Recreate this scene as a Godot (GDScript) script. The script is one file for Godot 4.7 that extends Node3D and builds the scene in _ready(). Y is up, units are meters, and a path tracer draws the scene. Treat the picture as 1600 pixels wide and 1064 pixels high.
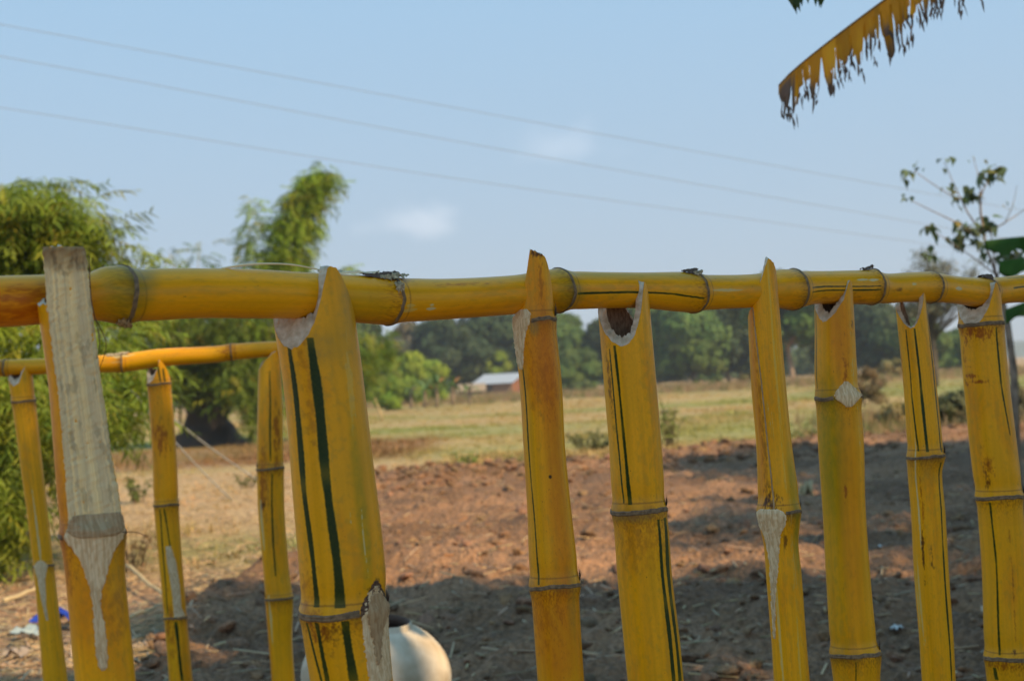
extends Node3D
# A yellow bamboo fence in open shade; dry field, bamboo clumps and a far tree line behind.

var M := {}
var fibre_tex: Texture2D

# ---------------------------------------------------------------- small helpers
func lin(r: float, g: float, b: float) -> Color:
	return Color(r, g, b).linear_to_srgb()

func mat(c: Color, rough := 0.8, vc := false) -> StandardMaterial3D:
	var m := StandardMaterial3D.new()
	m.albedo_color = c
	m.roughness = rough
	m.vertex_color_use_as_albedo = vc
	return m

func leaf_mat(rough := 0.55, through := 0.5) -> StandardMaterial3D:
	var m := mat(Color.WHITE, rough, true)
	m.cull_mode = BaseMaterial3D.CULL_DISABLED
	m.backlight_enabled = true
	m.backlight = Color(through, through, through * 0.7).linear_to_srgb()
	m.metallic_specular = 0.35
	return m

func noise(sd: int, freq: float, oct := 3) -> FastNoiseLite:
	var n := FastNoiseLite.new()
	n.seed = sd
	n.frequency = freq
	n.fractal_octaves = oct
	n.noise_type = FastNoiseLite.TYPE_SIMPLEX_SMOOTH
	return n

func noise_bytes(sd: int, freq: float, w: int, h: int, sx: int, sy: int) -> PackedByteArray:
	var im: Image = noise(sd, freq, 3).get_image(maxi(4, w / sx), maxi(4, h / sy))
	im.convert(Image.FORMAT_L8)
	if sx > 1 or sy > 1:
		im.resize(w, h, Image.INTERPOLATE_CUBIC)
	return im.get_data()

func noise_tex(sd: int, freq: float, lo: Color, hi: Color, size := 512, oct := 5) -> NoiseTexture2D:
	var t := NoiseTexture2D.new()
	t.width = size
	t.height = size
	t.seamless = true
	t.noise = noise(sd, freq, oct)
	var g := Gradient.new()
	g.set_color(0, lo)
	g.set_color(1, hi)
	t.color_ramp = g
	return t

func bump_tex(sd: int, freq: float, size := 512, oct := 5) -> NoiseTexture2D:
	var t := NoiseTexture2D.new()
	t.width = size
	t.height = size
	t.seamless = true
	t.noise = noise(sd, freq, oct)
	return t

func numbered(called: String, parent: Node) -> String:
	if not parent.has_node(called):
		return called
	var k := 1
	while parent.has_node("%s_%03d" % [called, k]):
		k += 1
	return "%s_%03d" % [called, k]

func tag(o: Node, label: String, category: String, group := "", kind := "") -> Node:
	if label: o.set_meta("label", label)
	if category: o.set_meta("category", category)
	if group: o.set_meta("group", group)
	if kind: o.set_meta("kind", kind)
	return o

func thing(called: String, label: String, category: String, at := Vector3.ZERO, group := "") -> Node3D:
	var o := Node3D.new()
	o.name = numbered(called, self)
	add_child(o, true)
	o.position = at
	tag(o, label, category, group)
	return o

func obj(called: String, st: SurfaceTool, m: Material, parent: Node, at := Vector3.ZERO) -> MeshInstance3D:
	var o := MeshInstance3D.new()
	o.name = numbered(called, parent)
	o.mesh = st.commit()
	o.mesh.surface_set_material(0, m)
	parent.add_child(o, true)
	o.position = at
	return o

func begin() -> SurfaceTool:
	var st := SurfaceTool.new()
	st.begin(Mesh.PRIMITIVE_TRIANGLES)
	return st

func tri(st: SurfaceTool, a: Vector3, b: Vector3, c: Vector3) -> void:
	st.add_vertex(a)
	st.add_vertex(b)
	st.add_vertex(c)

func quad(st: SurfaceTool, a: Vector3, b: Vector3, c: Vector3, d: Vector3) -> void:
	tri(st, a, b, c)
	tri(st, a, c, d)

# rows of points; front side clockwise when rows go up and columns go right
func sheet(st: SurfaceTool, p: Array, u: Array = [], flip := false, col: Array = []) -> void:
	for i in p.size() - 1:
		for j in p[i].size() - 1:
			var q := [[i, j], [i + 1, j], [i + 1, j + 1], [i, j], [i + 1, j + 1], [i, j + 1]]
			if flip:
				q = [[i, j], [i + 1, j + 1], [i + 1, j], [i, j], [i, j + 1], [i + 1, j + 1]]
			for k in q:
				if u: st.set_uv(u[k[0]][k[1]])
				if col: st.set_color(col[k[0]][k[1]])
				st.add_vertex(p[k[0]][k[1]])

func tube(st: SurfaceTool, pts: Array, radii: Array, sides := 7) -> void:
	var rows := []
	for i in pts.size():
		var d: Vector3 = (pts[mini(i + 1, pts.size() - 1)] - pts[maxi(i - 1, 0)]).normalized()
		var a: Vector3 = d.cross(Vector3(0.31, 0.2, 0.93)).normalized()
		var b: Vector3 = a.cross(d)
		var row := PackedVector3Array()
		for j in sides + 1:
			var t := TAU * (j % sides) / sides
			row.append(pts[i] + (a * cos(t) + b * sin(t)) * radii[i])
		rows.append(row)
	sheet(st, rows)
	for e in [0, pts.size() - 1]:
		for j in sides:
			tri(st, pts[e], rows[e][j], rows[e][j + 1])

func box(st: SurfaceTool, lo: Vector3, hi: Vector3) -> void:
	var v := []
	for k in 8:
		v.append(Vector3(hi.x if k & 1 else lo.x, hi.y if k & 2 else lo.y, hi.z if k & 4 else lo.z))
	for q in [[4, 6, 7, 5], [1, 3, 2, 0], [0, 2, 6, 4], [5, 7, 3, 1], [2, 3, 7, 6], [0, 4, 5, 1]]:
		quad(st, v[q[0]], v[q[1]], v[q[2]], v[q[3]])

func multi(called: String, parent: Node, mesh: Mesh, xs: Array, cols: PackedColorArray) -> MultiMeshInstance3D:
	var mm := MultiMesh.new()
	mm.transform_format = MultiMesh.TRANSFORM_3D
	mm.use_colors = true
	mm.mesh = mesh
	mm.instance_count = xs.size()
	for i in xs.size():
		mm.set_instance_transform(i, xs[i])
		mm.set_instance_color(i, cols[i])
	var o := MultiMeshInstance3D.new()
	o.name = numbered(called, parent)
	o.multimesh = mm
	parent.add_child(o, true)
	o.set_meta("kind", "stuff")
	return o

func vary(c: Color, r: RandomNumberGenerator, amount := 0.25) -> Color:
	var k := 1.0 + r.randf_range(-amount, amount)
	return Color(c.r * k * (1.0 + r.randf_range(-0.12, 0.12)), c.g * k, c.b * k * (1.0 + r.randf_range(-0.15, 0.15)))

# value at s of a smooth curve through (keys[i], vals[i]); numbers or vectors
func ev(keys: Array, vals: Array, s: float):
	var n := keys.size()
	var i := 0
	while i < n - 2 and s > keys[i + 1]:
		i += 1
	var h: float = keys[i + 1] - keys[i]
	var t := clampf((s - keys[i]) / h, -0.5, 1.5)
	var a = vals[i]
	var b = vals[i + 1]
	var ma = (b - a) if i == 0 else (b - vals[i - 1]) * (h / (keys[i + 1] - keys[i - 1]))
	var mb = (b - a) if i + 2 >= n else (vals[i + 2] - a) * (h / (keys[i + 2] - keys[i]))
	if t < 0.0 or t > 1.0:
		return a + (b - a) * t
	var t2 := t * t
	var t3 := t2 * t
	return a * (2 * t3 - 3 * t2 + 1) + ma * (t3 - 2 * t2 + t) + b * (3 * t2 - 2 * t3) + mb * (t3 - t2)

func ramp(keys: Array, vals: Array, s: float) -> float:
	var n := keys.size()
	if s <= keys[0]: return vals[0]
	for i in n - 1:
		if s <= keys[i + 1]:
			return lerpf(vals[i], vals[i + 1], (s - keys[i]) / (keys[i + 1] - keys[i]))
	return vals[n - 1]

# ---------------------------------------------------------------- bamboo culms
# the surface of a culm: at angle phi round it and at s along it, off metres outside its skin
func skin(c: Dictionary, phi: float, s: float, off := 0.0) -> Vector3:
	var p: Vector3 = ev(c.S, c.C, s)
	var base: float = ev(c.S, c.R, s)
	var r = base + c.wob.get_noise_2d(s * 90.0, phi * 9.0) * base * 0.012
	for n in c.nodes:
		var d: float = s - n
		if absf(d) < 0.05:
			r += base * (0.05 * exp(-d * d / 0.00012) - (0.03 * exp(-(d - 0.018) * (d - 0.018) / 0.0002)))
	r += off
	if c.has("split") and s > c.split[0][0] - 0.004:
		var ps := ramp(c.split_s, c.split_p, s)
		if phi < ps and phi > ps - 1.5:
			r -= 0.0042 * smoothstep(0.0, 0.05, ps - phi) * smoothstep(c.split[0][0] - 0.004, c.split[0][0] + 0.02, s) * (1.0 - smoothstep(0.9, 1.5, ps - phi))
	var o: Vector3 = (c.e1 * cos(phi) + c.e2 * sin(phi)) * r
	if c.has("clip"):
		var n: Vector3 = c.e1 * cos(c.clip[0]) + c.e2 * sin(c.clip[0])
		var limit: float = lerpf(base * 1.4, base * c.clip[1], smoothstep(c.clip[2] - 0.012, c.clip[2] + 0.022, s)) + off
		var over: float = o.dot(n) - limit
		if over > 0.0:
			o -= n * over
	return p + o

func mix3(px: PackedByteArray, i: int, c: Color, a: float) -> void:
	px[i] = int(lerpf(px[i], c.r8, a))
	px[i + 1] = int(lerpf(px[i + 1], c.g8, a))
	px[i + 2] = int(lerpf(px[i + 2], c.b8, a))

# the skin's own colour: yellow with ochre mottling, green lines, rust stains, scrapes
func skin_texture(c: Dictionary, w: int, h: int, lo: float, hi: float, sd: int) -> ImageTexture:
	var yellow := lin(0.85, 0.385, 0.003)
	var ochre := lin(0.74, 0.275, 0.003)
	var olive := lin(0.62, 0.335, 0.003)
	var broad := noise_bytes(sd, 0.05, w, h, 4, 16)
	var streak := noise_bytes(sd + 1, 0.09, w, h, 1, 48)
	var fine := noise_bytes(sd + 2, 0.22, w, h, 1, 2)
	var blot := noise_bytes(sd + 3, 0.07, w, h, 1, 2)
	var px := PackedByteArray()
	px.resize(w * h * 3)
	var warm: float = c.tone[0]
	var spots: float = c.tone[2]
	var i := 0
	for k in w * h:
		var a := broad[k] / 255.0
		var f := 0.92 + streak[k] * 0.00036 + fine[k] * 0.0002
		var t := clampf((a - 0.55 + warm) * 1.5, 0.0, 1.0)
		var g := clampf((0.45 - a) * 1.6, 0.0, 1.0) * 0.6
		var q := fine[k] / 255.0
		var sp := clampf((q - 0.80 + spots * 0.05) * 6.0, 0.0, 1.0) * 0.35 * clampf(spots + t - 0.4, 0.0, 1.2)
		px[i] = int(clampf(lerpf(lerpf(lerpf(yellow.r, ochre.r, t), olive.r, g) * f, 0.42, sp), 0, 1) * 255)
		px[i + 1] = int(clampf(lerpf(lerpf(lerpf(yellow.g, ochre.g, t), olive.g, g) * f, 0.22, sp), 0, 1) * 255)
		px[i + 2] = int(clampf(lerpf(lerpf(lerpf(yellow.b, ochre.b, t), olive.b, g) * f, 0.07, sp), 0, 1) * 255)
		i += 3
	var span := hi - lo
	# dull bloom, scratches and specks
	for k in w * h:
		var m := clampf(blot[k] / 255.0 * 1.1 + broad[k] / 255.0 * 0.6 - 0.92, 0.0, 0.3)
		if m > 0.0: mix3(px, k * 3, Color(0.72, 0.56, 0.24), m)
	var rs := RandomNumberGenerator.new()
	rs.seed = sd * 13
	for q in int(18.0 * span / 0.5):
		var x := rs.randi_range(2, w - 3)
		var y := rs.randi_range(2, h - 60)
		var len_px := int(rs.randf_range(0.003, 0.03) / span * h)
		var drift := rs.randf_range(-0.12, 0.12)
		var power := rs.randf_range(0.12, 0.5)
		for t in len_px:
			var xx := clampi(int(x + drift * t), 0, w - 1)
			if y + t < h: mix3(px, ((y + t) * w + xx) * 3, Color(0.84, 0.74, 0.45), power * sin(PI * (t + 0.5) / len_px))
	for q in int(34.0 * span / 0.5):
		var x := rs.randi_range(1, w - 2)
		var y := rs.randi_range(1, h - 4)
		var power := rs.randf_range(0.2, 0.7)
		for t in rs.randi_range(1, 3):
			mix3(px, ((y + t) * w + x) * 3, Color(0.30, 0.17, 0.05), power)
	# marks round the nodes
	for n in c.nodes:
		for y in h:
			var s: float = hi - (y + 0.5) / h * span
			var d: float = s - n
			if absf(d) > 0.05: continue
			for x in w:
				var k := y * w + x
				var b := broad[k] / 255.0
				var q := fine[k] / 255.0
				var line := exp(-pow((d - 0.0125 - (q - 0.5) * 0.001) / 0.0011, 2.0)) * 0.5
				if line > 0.03: mix3(px, k * 3, Color(0.45, 0.27, 0.06), line)
				if d < 0.0:
					var dark := exp(d / 0.007) * clampf(b * 1.9 - 0.45 + q * 0.4, 0.0, 0.9)
					mix3(px, k * 3, Color(0.32, 0.26, 0.17), dark)
					var rust := exp(d / 0.02) * clampf(q * 1.6 - 0.62, 0.0, 0.6)
					mix3(px, k * 3, Color(0.42, 0.22, 0.06), rust)
				else:
					var glow := exp(-d / 0.010) * clampf(b * 1.3 - 0.25, 0.0, 0.55)
					mix3(px, k * 3, Color(0.62, 0.43, 0.13), glow)
	# stains: phi, s, half width (rad), half height (m), kind, strength
	var kinds := [Color(0.50, 0.21, 0.03), Color(0.22, 0.11, 0.04), Color(0.80, 0.76, 0.62), Color(0.78, 0.42, 0.05), Color(0.44, 0.47, 0.07), Color(0.55, 0.47, 0.33), Color(0.10, 0.07, 0.03)]
	for q in c.stains:
		var x0 := int((q[0] - q[2] * 1.3) / TAU * w + w * 0.5)
		var x1 := int((q[0] + q[2] * 1.3) / TAU * w + w * 0.5)
		var y0 := int((hi - q[1] - q[3] * 1.3) / span * h)
		var y1 := int((hi - q[1] + q[3] * 1.3) / span * h)
		for y in range(maxi(0, y0), mini(h, y1 + 1)):
			for x in range(maxi(0, x0), mini(w, x1 + 1)):
				var dx: float = ((x + 0.5 - w * 0.5) / w * TAU - q[0]) / q[2]
				var dy: float = (hi - (y + 0.5) / h * span - q[1]) / q[3]
				var k := y * w + x
				var m := clampf(1.35 - sqrt(dx * dx + dy * dy), 0.0, 1.0)
				var nz := fine[k] / 255.0 * 0.4 + blot[k] / 255.0 * 0.6
				if q[4] == 2:
					m = clampf((m + (streak[k] / 255.0 - 0.5) * 2.6 + (nz - 0.5) * 0.9 - 0.62) * 4.0, 0.0, 1.0)
				elif q[4] == 3 or q[4] == 4 or q[4] == 5:
					m = smoothstep(0.0, 1.0, m) * (0.3 + nz * 0.5)
				elif q[4] == 6:
					m = clampf(m * 2.0, 0.0, 1.0)
				else:
					m = clampf((m + (nz - 0.5) * 2.4 - 0.5) * 1.3, 0.0, 1.0) * 0.75
				if m > 0.01: mix3(px, k * 3, kinds[int(q[4])], clampf(m * q[5], 0.0, 1.0))
	# green lines: phi0, s0, phi1, s1, width (m)
	for q in c.stripes:
		var s0 := minf(q[1], q[3])
		var s1 := maxf(q[1], q[3])
		var level := absf(q[1] - q[3]) < 0.002
		if level:
			s0 -= q[4] * 0.5
			s1 += q[4] * 0.5
		for y in h:
			var s: float = hi - (y + 0.5) / h * span
			if s < s0 or s > s1: continue
			var a: float = lerpf(q[0], q[2], (s - q[1]) / (q[3] - q[1] if absf(q[3] - q[1]) > 1e-5 else 1e-5))
			var hw: float = q[4] * 0.5 / c.rad / TAU * w * (0.92 + 0.16 * sin(s * 23.0 + q[0] * 9.0) + 0.08 * sin(s * 71.0))
			if level:
				a = (q[0] + q[2]) * 0.5
				hw = absf(q[0] - q[2]) * 0.5 / TAU * w
			var cx := a / TAU * w + w * 0.5 + sin(s * 37.0) * 0.3
			for x in range(maxi(0, int(cx - hw - 2)), mini(w, int(cx + hw + 3))):
				var m := clampf(hw + 0.5 - absf(x + 0.5 - cx) + (fine[y * w + x] / 255.0 - 0.5) * 0.9, 0.0, 1.0) * (0.72 + 0.28 * smoothstep(0.0, 0.02, minf(s - s0, s1 - s)))
				if m > 0.0: mix3(px, (y * w + x) * 3, Color(0.07, 0.17, 0.035), m * (0.86 + fine[y * w + x] * 0.0005))
	var im := Image.create_from_data(w, h, false, Image.FORMAT_RGB8, px)
	return ImageTexture.create_from_image(im)

func skin_material(t: Texture2D) -> StandardMaterial3D:
	var m := mat(Color.WHITE, 0.42)
	m.albedo_texture = t
	m.texture_repeat = false
	m.metallic_specular = 0.24
	m.clearcoat_enabled = true
	m.clearcoat = 0.28
	m.clearcoat_roughness = 0.28
	m.roughness_texture = M.gloss
	m.roughness_texture_channel = BaseMaterial3D.TEXTURE_CHANNEL_RED
	m.roughness = 1.0
	return m

func node_rings(c: Dictionary, parent: Node, org: Vector3, flip: bool, rad: float, scars: Array = []) -> void:
	var prof := [[-0.0042, -0.0004], [-0.0034, 0.0011], [-0.0022, 0.0019], [-0.0009, 0.0017], [0.0, 0.0008], [0.0009, 0.0018], [0.0020, 0.0017], [0.0029, 0.0008], [0.0036, -0.0004]]
	var k := 0
	for n in c.nodes:
		var st := begin()
		var rows := []
		var thick := clampf(rad / 0.036, 0.75, 1.3) * 0.85
		for q in prof:
			var row := PackedVector3Array()
			for j in 57:
				var phi := -PI + TAU * (j % 56) / 56.0
				var wav = sin(phi * 2.0 + k) * 0.0016 + c.wob.get_noise_2d(phi * 30.0, k * 50.0) * 0.0018
				var gap = 0.6 + c.wob.get_noise_2d(phi * 22.0, 300.0 + k * 40.0) * 0.9
				var off: float = q[1] * thick * clampf(gap, 0.25, 1.2)
				for sc in scars:
					for m in sc.size() - 1:
						if n >= sc[m][0] and n <= sc[m + 1][0]:
							var t: float = (n - sc[m][0]) / (sc[m + 1][0] - sc[m][0])
							if phi > lerpf(sc[m][1], sc[m + 1][1], t) + 0.04 and phi < lerpf(sc[m][2], sc[m + 1][2], t) - 0.04: off = -0.003
				row.append(skin(c, phi, n + q[0] * thick + wav, off) - org)
			rows.append(row)
		sheet(st, rows, [], flip)
		st.generate_normals()
		obj("node_ring", st, M.ring, parent)
		k += 1

# a shaved patch: rows of s, left phi, right phi
func patch(called: String, c: Dictionary, rows: Array, m: Material, parent: Node, org: Vector3, lift: float, relief: float, sd: int, whole := false, ragged := 1.0) -> void:
	var ks := []
	var ls := []
	var rs := []
	for q in rows:
		ks.append(q[0])
		ls.append(q[1])
		rs.append(q[2])
	var nz := noise(sd, 1.0, 2)
	var st := begin()
	var pts := []
	var uvs := []
	var count := maxi(24, int((ks[-1] - ks[0]) / 0.0022))
	for i in count + 1:
		var s: float = lerpf(ks[0], ks[-1], i / float(count))
		var a := ramp(ks, ls, s) + (nz.get_noise_2d(s * 180.0, 5.0) * 0.06 + nz.get_noise_2d(s * 700.0, 35.0) * 0.018) * ragged
		var b := ramp(ks, rs, s) + (nz.get_noise_2d(s * 180.0, 95.0) * 0.06 + nz.get_noise_2d(s * 700.0, 65.0) * 0.018) * ragged
		var row := PackedVector3Array()
		var uv := PackedVector2Array()
		for j in 19:
			var t := j / 18.0
			var phi := lerpf(a, b, t)
			var o := lift + nz.get_noise_2d(phi * 16.0, s * 12.0) * relief + nz.get_noise_2d(phi * 30.0, s * 150.0) * relief * 0.5
			if j == 0 or j == 18 or i == 0 or i == count:
				o = -0.0012
			row.append(skin(c, phi, s, o) - org)
			uv.append(Vector2(t, 1.0 - i / float(count)) if whole else Vector2(phi * c.rad * 26.0, -s * 3.0))
		pts.append(row)
		uvs.append(uv)
	sheet(st, pts, uvs)
	st.generate_normals()
	obj(called, st, m, parent)

func picket(d: Dictionary, parent: Node3D, sd: int, tw: int, th: int) -> void:
	var org := parent.position
	var c := {"S": d.s, "C": [], "R": d.r, "nodes": d.nodes, "stains": d.stains, "stripes": d.stripes, "tone": d.tone, "wob": noise(sd * 7 + 3, 0.05, 2)}
	for i in d.s.size():
		c.C.append(Vector3(d.c[i][0], d.s[i], d.c[i][1]))
	c.rad = d.r[1]
	var to_eye: Vector3 = Vector3(0, 0, 0) - Vector3(d.c[1][0], 0, d.c[1][1])
	c.e1 = to_eye.normalized()
	c.e2 = Vector3.UP.cross(c.e1)
	if d.has("clip"): c.clip = d.clip
	if d.has("split"):
		c.split = d.split.duplicate()
		c.split.sort_custom(func(a, b): return a[1] < b[1])
		c.split_s = c.split.map(func(a): return a[1])
		c.split_p = c.split.map(func(a): return a[0])
		c.split = c.split.map(func(a): return [a[1], a[0]])
	var angles := []
	var tops := []
	for q in d.rim:
		angles.append(q[0])
		tops.append(q[1])
	angles.append(angles[0] + TAU)
	tops.append(tops[0])
	angles.push_front(angles[-2] - TAU)
	tops.push_front(tops[-2])
	var highest: float = tops.max()
	var lowest: float = tops.min()
	var jag := noise(sd + 40, 1.0, 3)
	var cols := 72
	var top := PackedFloat32Array()
	var inner_top := PackedFloat32Array()
	for j in cols + 1:
		var phi := -PI + TAU * j / cols
		var y: float = ramp(angles, tops, phi)
		var k := j % cols
		top.append(y + jag.get_noise_1d(k * 0.9) * 0.0024)
		var dip := clampf(1.0 - (y - lowest) / 0.045, 0.0, 1.0)
		inner_top.append(y + d.rise * dip + 0.0012 + jag.get_noise_1d(200.0 + k * 1.3) * 0.006)
	var low: float = d.low
	var pts := []
	var uvs := []
	var rows := 120
	for i in rows + 7:
		var row := PackedVector3Array()
		var uv := PackedVector2Array()
		for j in cols + 1:
			var phi := -PI + TAU * j / cols
			var s: float = lerpf(-0.1, low, i / 6.0) if i <= 6 else lerpf(low, top[j], (i - 6) / float(rows))
			row.append(skin(c, phi, s) - org)
			uv.append(Vector2(float(j) / cols, (highest - s) / (highest - low)))
		pts.append(row)
		uvs.append(uv)
	var st := begin()
	sheet(st, pts, uvs)
	st.generate_normals()
	var culm := obj("picket", st, skin_material(skin_texture(c, tw, th, low, highest, sd)), parent)
	culm.set_meta("label", d.label)
	# the pale cut end
	var rim := []
	var ruv := []
	var share := [0.0, 0.06, 0.35, 0.7, 0.95, 1.0]
	for q in share:
		var row := PackedVector3Array()
		var uv := PackedVector2Array()
		for j in cols + 1:
			var phi := -PI + TAU * j / cols
			var s: float = lerpf(top[j], inner_top[j], q) + jag.get_noise_2d((j % cols) * 2.0, q * 9.0) * 0.0012 * sin(q * PI)
			row.append(skin(c, phi, s, -d.wall * c.rad * q - 0.0003) - org + Vector3(0, 0.0004 * sin(q * PI), 0))
			uv.append(Vector2(phi * 1.3, q * 0.4))
		rim.append(row)
		ruv.append(uv)
	st = begin()
	sheet(st, rim, ruv)
	st.generate_normals()
	obj("cut_rim", st, M.cut, culm)
	# the hollow below it, closed by the wall of the next node
	var well := []
	for i in 7:
		var row := PackedVector3Array()
		for j in cols + 1:
			var phi := -PI + TAU * j / cols
			row.append(skin(c, phi, lerpf(inner_top[j], lowest - 0.07, i / 6.0), -d.wall * c.rad - 0.0003) - org)
		well.append(row)
	st = begin()
	sheet(st, well)
	var mid: Vector3 = ev(c.S, c.C, lowest - 0.07) - org
	for j in cols:
		tri(st, mid, well[6][j + 1], well[6][j])
	st.generate_normals()
	obj("hollow_inside", st, M.hollow, culm)
	node_rings(c, culm, org, false, c.rad, d.scars)
	if d.has("face"):
		patch("split_face", c, d.face, M.board, culm, org, 0.0012, 0.0016, sd + 9, true)
	for q in d.scars:
		patch("bud_scar", c, q, M.scar, culm, org, 0.0012, 0.0012, sd + 11)
	if d.has("edge"):
		patch("bud_scar_edge", c, d.edge, M.scale, culm, org, 0.0009, 0.0012, sd + 15)
	if d.has("wedge"):
		patch("bud_scar_core", c, d.wedge, M.wedge, culm, org, 0.0022, 0.0010, sd + 17)
	if d.has("split"):
		var edge := []
		for q in c.split:
			edge.append([q[0], q[1] + 0.0, q[1] + 0.08])
		patch("split_edge", c, edge, M.wedge, culm, org, 0.0006, 0.0006, sd + 13, false, 0.3)
	# a dry bud scale or two at the nodes
	var r := RandomNumberGenerator.new()
	r.seed = sd * 31
	for n in c.nodes:
		if n > highest - 0.05 or r.randf() < 0.35: continue
		var side := (1.0 if r.randf() < 0.6 else -1.0) * r.randf_range(1.25, 1.6)
		st = begin()
		for k in 4:
			var a: Vector3 = skin(c, side + r.randf_range(-0.12, 0.12), n + 0.003, -0.001) - org
			var b: Vector3 = skin(c, side + r.randf_range(-0.1, 0.1), n + r.randf_range(0.012, 0.028), r.randf_range(0.002, 0.005)) - org
			var e: Vector3 = skin(c, side + 0.2, n + 0.006, 0.001) - org
			tri(st, a, b, e)
			tri(st, a, e, b + Vector3(0.001, -0.004, 0.001))
		st.generate_normals()
		obj("bud_scale", st, M.scale, culm)

func rail(d: Dictionary, parent: Node3D, sd: int, w: int, h: int, axis: Vector3) -> Dictionary:
	var org := parent.position
	var c := {"S": d.s, "C": d.c, "R": d.r, "nodes": d.nodes, "stains": d.stains, "stripes": d.stripes, "tone": d.tone, "rad": d.r[4], "wob": noise(sd * 5 + 1, 0.05, 2)}
	c.e2 = Vector3.UP
	c.e1 = axis.cross(Vector3.UP).normalized()
	var last: float = d.s[-1]
	var pts := []
	var uvs := []
	var rows := 420
	for i in rows + 1:
		var s := last * i / rows
		var row := PackedVector3Array()
		var uv := PackedVector2Array()
		for j in 61:
			var phi := -PI + TAU * j / 60.0
			row.append(skin(c, phi, s) - org)
			uv.append(Vector2(j / 60.0, 1.0 - s / last))
		pts.append(row)
		uvs.append(uv)
	var st := begin()
	sheet(st, pts, uvs, true)
	for e in [0, rows]:
		var mid: Vector3 = ev(c.S, c.C, last * e / rows) - org
		for j in 60:
			tri(st, mid, pts[e][j], pts[e][j + 1])
	st.generate_normals()
	c.node = obj("rail", st, skin_material(skin_texture(c, w, h, 0.0, last, sd)), parent)
	node_rings(c, c.node, org, true, c.rad)
	return c

# ragged dry scale lying on a rail: s along it, angle, length, width
func flake(c: Dictionary, org: Vector3, s: float, phi: float, length: float, width: float, m: Material, sd: int) -> void:
	var nz := noise(sd, 1.0, 2)
	var pts := []
	for i in 15:
		var t := i / 14.0
		var row := PackedVector3Array()
		for j in 6:
			var k := j / 5.0 - 0.5
			var wide := width * (0.35 + 0.65 * sin(PI * clampf(t * 0.9 + 0.08, 0, 1))) * (0.8 + nz.get_noise_2d(t * 6.0, 9.0) * 0.7)
			var lift := 0.001 + (1.0 - absf(k) * 1.6) * 0.003 + nz.get_noise_2d(t * 9.0, k * 4.0) * 0.003 + t * t * 0.003
			row.append(skin(c, phi + k * wide / c.rad, s + length * (t - 0.5), maxf(0.0004, lift)) - org)
		pts.append(row)
	var st := begin()
	sheet(st, pts, [], true)
	st.generate_normals()
	obj("dry_scale", st, m, c.node)

# ---------------------------------------------------------------- leaves and plants
func blade(st: SurfaceTool, at: Vector3, dir: Vector3, side: Vector3, length: float, width: float, bend: float, col: Color, steps := 3) -> void:
	st.set_color(col)
	var prof := [0.25, 1.0, 0.8, 0.5, 0.2] if steps > 3 else [0.3, 1.0, 0.62]
	var p := at
	var d := dir
	var pl = at - side * width * 0.5 * prof[0]
	var pr = at + side * width * 0.5 * prof[0]
	for i in range(1, steps + 1):
		d = (d + Vector3(0, -bend / steps, 0)).normalized()
		p += d * length / steps
		if i == steps:
			tri(st, pl, p, pr)
		else:
			var w2 = side * width * 0.5 * prof[i]
			quad(st, pl, p - w2, p + w2, pr)
			pl = p - w2
			pr = p + w2

# a bamboo twig with drooping lance leaves, pointing along +x
func bamboo_spray(count: int, length: float, leaf_len: float, leaf_wid: float, sd: int) -> Mesh:
	var r := RandomNumberGenerator.new()
	r.seed = sd
	var st := begin()
	var pts := []
	var rad := []
	for i in 5:
		var t := i / 4.0
		pts.append(Vector3(length * t, -length * 0.35 * t * t, sin(t * 3.0) * 0.02))
		rad.append(lerpf(0.004, 0.0015, t))
	st.set_color(Color(1.3, 1.0, 0.7))
	tube(st, pts, rad, 3)
	for i in count:
		var t := (i + 0.6) / count
		var at := Vector3(length * t, -length * 0.35 * t * t, sin(t * 3.0) * 0.02)
		var a := r.randf_range(0.5, 1.3) * (1 if i % 2 else -1)
		var dir := Vector3(cos(a), r.randf_range(-0.5, 0.15), sin(a)).normalized()
		var side := dir.cross(Vector3(r.randf_range(-0.4, 0.4), 1, r.randf_range(-0.4, 0.4))).normalized()
		var dry := r.randf() < 0.07
		var k := r.randf_range(0.75, 1.25)
		blade(st, at, dir, side, leaf_len * r.randf_range(0.7, 1.2), leaf_wid * r.randf_range(0.8, 1.2), r.randf_range(0.3, 1.3), Color(2.6, 1.35, 0.7) * k if dry else Color(k, k, k))
	st.generate_normals()
	var m := st.commit()
	m.surface_set_material(0, M.leaf)
	return m

# a ball of loose leaves of radius about 1/2
func leaf_clump(count: int, size: float, sd: int, narrow := 0.55) -> Mesh:
	var r := RandomNumberGenerator.new()
	r.seed = sd
	var st := begin()
	for i in count:
		var d := Vector3(r.randfn(), r.randfn(), r.randfn()).normalized()
		var at := d * pow(r.randf(), 0.5) * 0.5
		var dir := (d + Vector3(r.randfn(), r.randfn() - 0.4, r.randfn()) * 0.6).normalized()
		var side := dir.cross(Vector3(r.randfn(), r.randfn() + 1.0, r.randfn())).normalized()
		var k := r.randf_range(0.7, 1.3)
		st.set_color(Color(k * r.randf_range(0.9, 1.15), k, k))
		var l := size * r.randf_range(0.7, 1.3)
		quad(st, at, at + dir * l * 0.45 + side * l * narrow * 0.5, at + dir * l + Vector3(0, -l * 0.15, 0), at + dir * l * 0.45 - side * l * narrow * 0.5)
	st.generate_normals()
	var m := st.commit()
	m.surface_set_material(0, M.leaf)
	return m

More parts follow.
